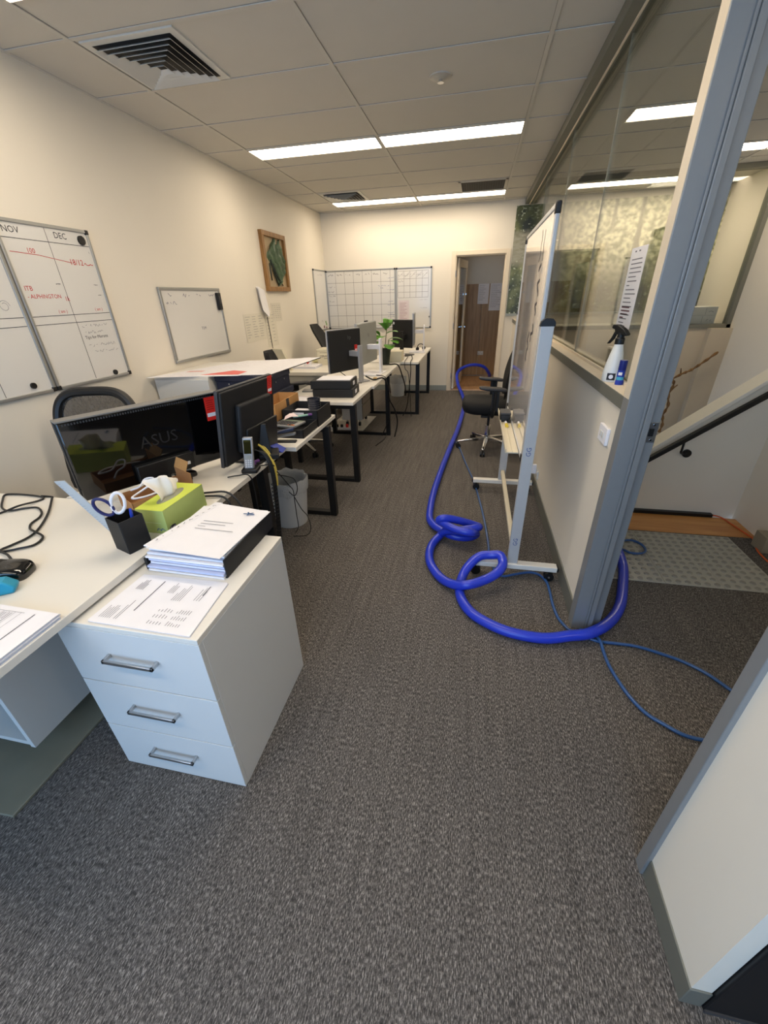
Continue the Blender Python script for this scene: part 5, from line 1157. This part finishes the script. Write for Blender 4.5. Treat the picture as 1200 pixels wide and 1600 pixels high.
MB().cyl((0, 0.014, .088), (0, L_-.014, .088), .014, n=14).build('stretcher', mat('cream_steel', (216, 206, 180), .4), t) if False else MB().box(-.014, .014, .014, L_-.014, .165, .195).build('stretcher', mat('cream_steel', (216, 206, 180), .4), t, bevel=.003)
y0, y1, z0, z1 = .03, L_-.03, .72, 1.825
MB().box(-.024, -.010, y0+.02, y1-.02, z0+.02, z1-.02).build('panel', mat('glossy_whiteboard', (224, 220, 216), .05, coat=.8), t)
q = MB(); q.box(-.028, -.010, y0, y1, z0, z0+.022); q.box(-.028, -.010, y0, y1, z1-.022, z1); q.box(-.028, -.010, y0, y0+.022, z0+.022, z1-.022); q.box(-.028, -.010, y1-.022, y1, z0+.022, z1-.022); q.build('frame', STEEL, t, bevel=.004)
for yy in (y0-.002, y1-.028):
    for zz_ in (z0-.002, z1-.043): MB().box(-.031, -.007, yy, yy+.03, zz_, zz_+.045).build('corner_cap', BLACK, t, bevel=.006)
q = MB(); q.box(-.095, -.030, .14, L_-.16, .725, .733); q.box(-.100, -.095, .14, L_-.16, .725, .748); q.box(-.065, -.062, .14, L_-.16, .733, .739); q.build('pen_tray', mat('cream_steel', (216, 206, 180), .4), t, bevel=.001)
# vertical handwriting on the board (reads downwards)
s_ = Sheet((-.024, y1, z0), (0, -1, 0), (0, 0, 1), .001); k_ = MB()
s_.scrib(k_, .84, .94, .40, .10, .014, .022, vert=True); s_.scrib(k_, .74, .60, .14, .07, .014, .022, vert=True); s_.scrib(k_, .90, 1.04, .10, .05, .008, .03, vert=True); s_.scrib(k_, .78, 1.05, .12, .05, .008, .03, vert=True)
for i in range(5): s_.scrib(k_, .10+.02*i, .80-i*.12, .04, .02, .004, .02)
k_.build('marker_writing', mat('grey_marker', (70, 64, 66), .7), t)
s_ = Sheet((-.029, -.014, 0), (1, 0, 0), (0, 0, 1), .001); k_ = MB(); s_.text(k_, 'GG', .040, .225, .034, PI/2); s_.text(k_, 'GG', .040, .765, .034, PI/2); k_.build('stencil', INKB, t)
t = thing('board_eraser', 'black board eraser box on the far end of the mobile pen tray', 'eraser', (2.365, 2.86, .734)); q = MB(); q.box(-.035, .03, -.06, .06, 0, .05); q.build('body', BLACK, t, bevel=.005); q = MB(); q.box(-.037, .032, -.062, .062, .05, .062); q.build('clip_frame', DGREY, t, bevel=.003)
t = thing('marker_pen', 'white marker with yellow cap on the mobile pen tray', 'pen', (2.365, 2.72, .741)); q = MB(); q.tube([(0, .06, 0), (0, 0, 0)], .008, 12); q.build('barrel', PAPER, t); q = MB(); q.tube([(0, 0, 0), (.002, -.045, 0)], .010, 12); q.build('cap', YELLOW, t)
t = thing('bulldog_clip', 'small black clip on the mobile pen tray near the yellow capped marker', 'clip', (2.385, 2.80, .735)); q = MB(); q.prism([(-.01, -.02, 0), (.01, -.02, 0), (0, -.02, .03)], (0, .04, 0)); q.build('body', BLACK, t, bevel=.002); q = MB(); q.tube([(0, -.012, .028), (.012, 0, .05), (0, .012, .028)], .0015, 6); q.build('wire_arm', BLACK, t)

# ------------------------------------------------------------------ partition bits
t = thing('spray_bottle', 'white spray bottle with black trigger head on the glazing sill', 'spray bottle', (2.738, 2.055, 1.1417), math.radians(-60)); t.scale = (1.12, 1.12, 1.14)
q = MB(); q.lathe([(.0325, 0), (.036, .006), (.036, .035), (.032, .060), (.024, .10), (.0165, .13), (.015, .14), (.001, .14)], n=32); q.build('bottle', mat('translucent_white', (226, 226, 220), .3), t)
q = MB(); q.lathe([(.017, .136), (.017, .156), (.013, .160), (.012, .175)], n=20); q.build('collar', BLACK, t)
q = MB(); q.prism([(-.022, -.010, .170), (.030, -.010, .166), (.036, -.010, .172), (.014, -.010, .190), (-.016, -.010, .203), (-.040, -.010, .203), (-.044, -.010, .190), (-.028, -.010, .186)], (0, .020, 0)); q.build('spray_head', BLACK, t, bevel=.003)
q = MB(); q.prism([(-.020, -.006, .180), (-.030, -.006, .178), (-.040, -.006, .155), (-.056, -.006, .134), (-.048, -.006, .134), (-.030, -.006, .152)], (0, .012, 0)); q.build('trigger', BLACK, t, bevel=.002)
lab = MB(); vs = []
for k in range(7):
    a = math.radians(-75+k*8); vs += [(.0366*math.cos(a), .0366*math.sin(a), .008), (.0362*math.cos(a), .0362*math.sin(a), .034)]
lab.add(vs, [(i*2, i*2+2, i*2+3, i*2+1) for i in range(6)]); lb = lab.build('label', INK, t)
lab = MB(); a0 = math.radians(-51); c0 = Vector((.0372*math.cos(a0), .0372*math.sin(a0), .021)); tg = Vector((-math.sin(a0), math.cos(a0), 0))
lab.add([c0+tg*.008*math.cos(2*PI*k/16)+Vector((0, 0, .008*math.sin(2*PI*k/16)))+Vector((math.cos(a0), math.sin(a0), 0))*.0006 for k in range(16)], [tuple(range(16))]); lab.build('label_emblem', PAPER, t)
t = thing('glue_stick', 'small blue cylindrical tube standing beside the spray bottle', 'tube', (2.748, 1.972, 1.1417), math.radians(-50))
MB().lathe([(.0165, 0), (.0165, .016), (.0150, .018), (.0150, .06)], n=28).build('base', BLUE, t)
MB().lathe([(.0150, .06), (.0155, .062), (.0155, .098), (.014, .10), (.001, .10)], n=28).build('cap', mat('navy_cap', (24, 38, 120), .3), t)
q = MB(); vs = []
for k in range(9):
    a = math.radians(-130+k*16); vs += [(.0153*math.cos(a), .0153*math.sin(a), .020), (.0153*math.cos(a), .0153*math.sin(a), .033)]
q.add(vs, [(i*2, i*2+2, i*2+3, i*2+1) for i in range(8)]); q.build('label_band', mat('aqua_label', (70, 170, 200), .4), t)
q = MB(); vs = []
for k in range(6):
    a = math.radians(-100+k*12); vs += [(.0154*math.cos(a), .0154*math.sin(a), .040), (.0154*math.cos(a), .0154*math.sin(a), .052)]
q.add(vs, [(i*2, i*2+2, i*2+3, i*2+1) for i in range(5)]); q.build('label_lettering', PAPER, t)
t = thing('taped_notice', 'typed A4 notice taped upright to the inside of the glass', 'notice', (2.7805, 2.305, 1.35), -PI/2)
MB().box(0, .195, -.0012, 0, 0, .315).build('sheet', PAPER, t); s_ = Sheet((0, -.0012, 0), (1, 0, 0), (0, 0, 1), .0006); k_ = MB()
for i, L_ in enumerate((.13, .14, .14, .15, .10, .12, .04, .12, .14, .09, .11, .13, .015, .12, .10, .07)): s_.line(k_, .03, .27-i*.0165, .03+L_, .27-i*.0165, .004)
s_.line(k_, .05, .30, .07, .30, .006); s_.line(k_, .10, .30, .12, .30, .006); k_.build('print', INKG, t)
k_ = MB(); 
for i, L_ in enumerate((.11, .12, .10, .05)): s_.line(k_, .03, .085-i*.014, .03+L_, .085-i*.014, .006)
s_.line(k_, .04, .01, .13, .01, .003); k_.build('bold_print', INKR if False else mat('maroon_ink', (120, 84, 88), .8), t)
def wall_switch(label, y, z, cat='switch'):
    t = thing('wall_switch', label, cat, (2.716, y, z), -PI/2); MB().box(-.058, .058, -.014, 0, -.037, .037).build('plate', PAPER, t, bevel=.003)
    
    for x_ in (-.026, .008): MB().box(x_, x_+.018, -.018, -.014, -.012, .012).build('rocker', WHITE2, t, bevel=.001)
    return t
wall_switch('white double light switch on the half wall near the jamb', 1.885, .945)
t = outlet('power_outlet', 'white power outlet low on the half wall with an upright plug', (2.716, 3.30, .17), -PI/2)
q = MB(); q.box(-.04, -.01, -.045, -.012, -.01, .07); q.build('plug_adaptor', PAPER, t, bevel=.004)

# black panel standing right of the foreground wall end
t = thing('black_panel', 'black panel at the bottom right corner beside the white wall end', 'panel', (2.757, .416, 0)); MB().box(0, .9, 0, .035, .0, 1.2).build('panel_body', mat('satin_black', (16, 17, 20), .5), t, bevel=.004); MB().box(0, .9, -.004, 0, 0, .012).build('bottom_seal', DGREY, t)

# ------------------------------------------------------------------ hoses and cords on the floor
HOSE = [(2.036, 5.965, 0.03), (2.0, 5.047, 0.03), (1.942, 4.256, 0.03), (1.899, 3.633, 0.03), (1.872, 3.068, 0.03), (1.879, 2.701, 0.03), (1.908, 2.568, 0.035), (1.965, 2.479, 0.045), (2.058, 2.39, 0.05), (2.152, 2.385, 0.045), (2.208, 2.414, 0.045), (2.223, 2.407, 0.07), (2.184, 2.295, 0.14), (2.085, 2.307, 0.15), (1.999, 2.368, 0.155), (1.971, 2.376, 0.17), (2.006, 2.374, 0.19), (2.089, 2.414, 0.16), (2.184, 2.465, 0.11), (2.236, 2.454, 0.10), (2.22, 2.381, 0.13), (2.111, 2.35, 0.12), (2.019, 2.373, 0.09), (1.982, 2.393, 0.04), (1.94, 2.295, 0.03), (1.93, 2.175, 0.03), (1.954, 2.055, 0.03), (2.019, 1.938, 0.03), (2.095, 1.859, 0.05), (2.179, 1.822, 0.085), (2.27, 1.875, 0.09), (2.337, 1.924, 0.11), (2.37, 1.983, 0.13), (2.356, 2.036, 0.155), (2.31, 2.051, 0.145), (2.24, 2.039, 0.135), (2.18, 1.985, 0.098), (2.145, 1.92, 0.052), (2.137, 1.829, 0.03), (2.159, 1.738, 0.03), (2.208, 1.658, 0.03), (2.285, 1.599, 0.03), (2.377, 1.557, 0.03), (2.474, 1.541, 0.03), (2.57, 1.544, 0.03), (2.669, 1.566, 0.042), (2.764, 1.596, 0.045), (2.875, 1.694, 0.038), (2.969, 1.84, 0.03), (3.039, 2.03, 0.03), (3.091, 2.225, 0.042), (3.11, 2.45, 0.042), (3.10, 2.70, .035)]
HOSE = [(2.45, 8.15, .10), (2.434, 8.0, .20), (2.32, 7.9, .34), (2.12, 7.8, .386), (1.945, 7.7, .346), (1.865, 7.52, .27), (1.90, 7.30, .13), (1.98, 7.0, .04), (2.03, 6.5, .03)]+HOSE
hp = smooth_path(HOSE, 24)
# resample evenly
out = [hp[0]]; acc = 0; step = .0045
for a, b in zip(hp, hp[1:]):
    d = (b-a).length; pos = step-acc
    while pos <= d: out.append(a+(b-a)*(pos/d)); pos += step
    acc = (acc+d) % step if d < step-acc else d-(pos-step)
tag(MB().tube(out, [.0275 if i % 2 else .0255 for i in range(len(out))], 14).build('vacuum_hose', HOSEM, angle=80), 'thick corrugated blue vacuum hose looping along the carpet', 'hose')
THIN = [(1.99, 4.75, .012), (1.992, 4.539, 0.012), (2.044, 4.321, 0.012), (2.117, 3.898, 0.012), (2.204, 3.425, 0.012), (2.258, 3.004, 0.012), (2.289, 2.689, 0.012), (2.309, 2.381, 0.012), (2.312, 2.232, 0.012), (2.331, 2.128, 0.012), (2.349, 2.059, 0.012), (2.392, 2.035, 0.012), (2.459, 2.066, 0.012), (2.542, 2.098, 0.012), (2.596, 2.086, 0.012), (2.631, 2.024, 0.012), (2.637, 1.936, 0.012), (2.636, 1.829, 0.012), (2.647, 1.722, 0.012), (2.676, 1.656, 0.010), (2.704, 1.632, 0.008), (2.756, 1.608, 0.0075), (2.809, 1.588, 0.008), (2.879, 1.584, 0.012), (2.976, 1.581, 0.012), (3.075, 1.551, 0.012), (3.153, 1.517, 0.012), (3.22, 1.465, 0.012), (3.273, 1.395, 0.012), (3.314, 1.338, 0.012), (3.36, 1.2, .012)]
tag(MB().tube(smooth_path(THIN, 8), .0075, 10).build('water_hose', THINM, angle=80), 'thin steel-blue hose running from chair past the whiteboard to the doorway', 'hose')
TH2 = [(2.74, 1.66, .007), (2.79, 1.632, 0.010), (2.811, 1.584, 0.022), (2.815, 1.521, 0.012), (2.818, 1.438, 0.012), (2.835, 1.354, 0.012), (2.858, 1.279, 0.012), (2.896, 1.212, 0.012), (2.95, 1.172, 0.012), (2.994, 1.144, 0.012), (3.048, 1.133, 0.012), (3.13, 1.136, 0.012), (3.25, 1.16, .012)]
tag(MB().tube(smooth_path(TH2, 8), .0075, 10).build('water_hose', THINM, angle=80), 'thin steel-blue hose curving toward the foreground wall from the jamb', 'hose')
LOOP = [(3.02, 2.40, .02), (3.142, 2.508, 0.02), (3.205, 2.556, 0.02), (3.255, 2.564, 0.02), (3.291, 2.53, 0.02), (3.301, 2.477, 0.02), (3.285, 2.43, 0.02), (3.244, 2.405, 0.02), (3.192, 2.407, 0.02), (3.156, 2.439, 0.02), (3.03, 2.50, 0.02)]
tag(MB().tube(smooth_path(LOOP, 8), .0075, 10).build('water_hose', THINM, angle=80), 'small loop of thin blue hose lying on the tactile paving', 'hose')
ORC = [(3.86, 3.03, .016), (3.914, 3.03, .018), (3.971, 3.028, .012), (3.995, 2.99, 0.010), (4.012, 2.9, 0.010), (4.029, 2.822, 0.010), (4.045, 2.741, 0.008), (4.03, 2.69, 0.006), (3.99, 2.56, .006), (3.985, 2.40, .006)]
tag(MB().tube(smooth_path(ORC, 8), .005, 8).build('extension_cord', mat('orange_cord', (206, 92, 44), .5)), 'orange cord running along the landing edge by the wall', 'cord')
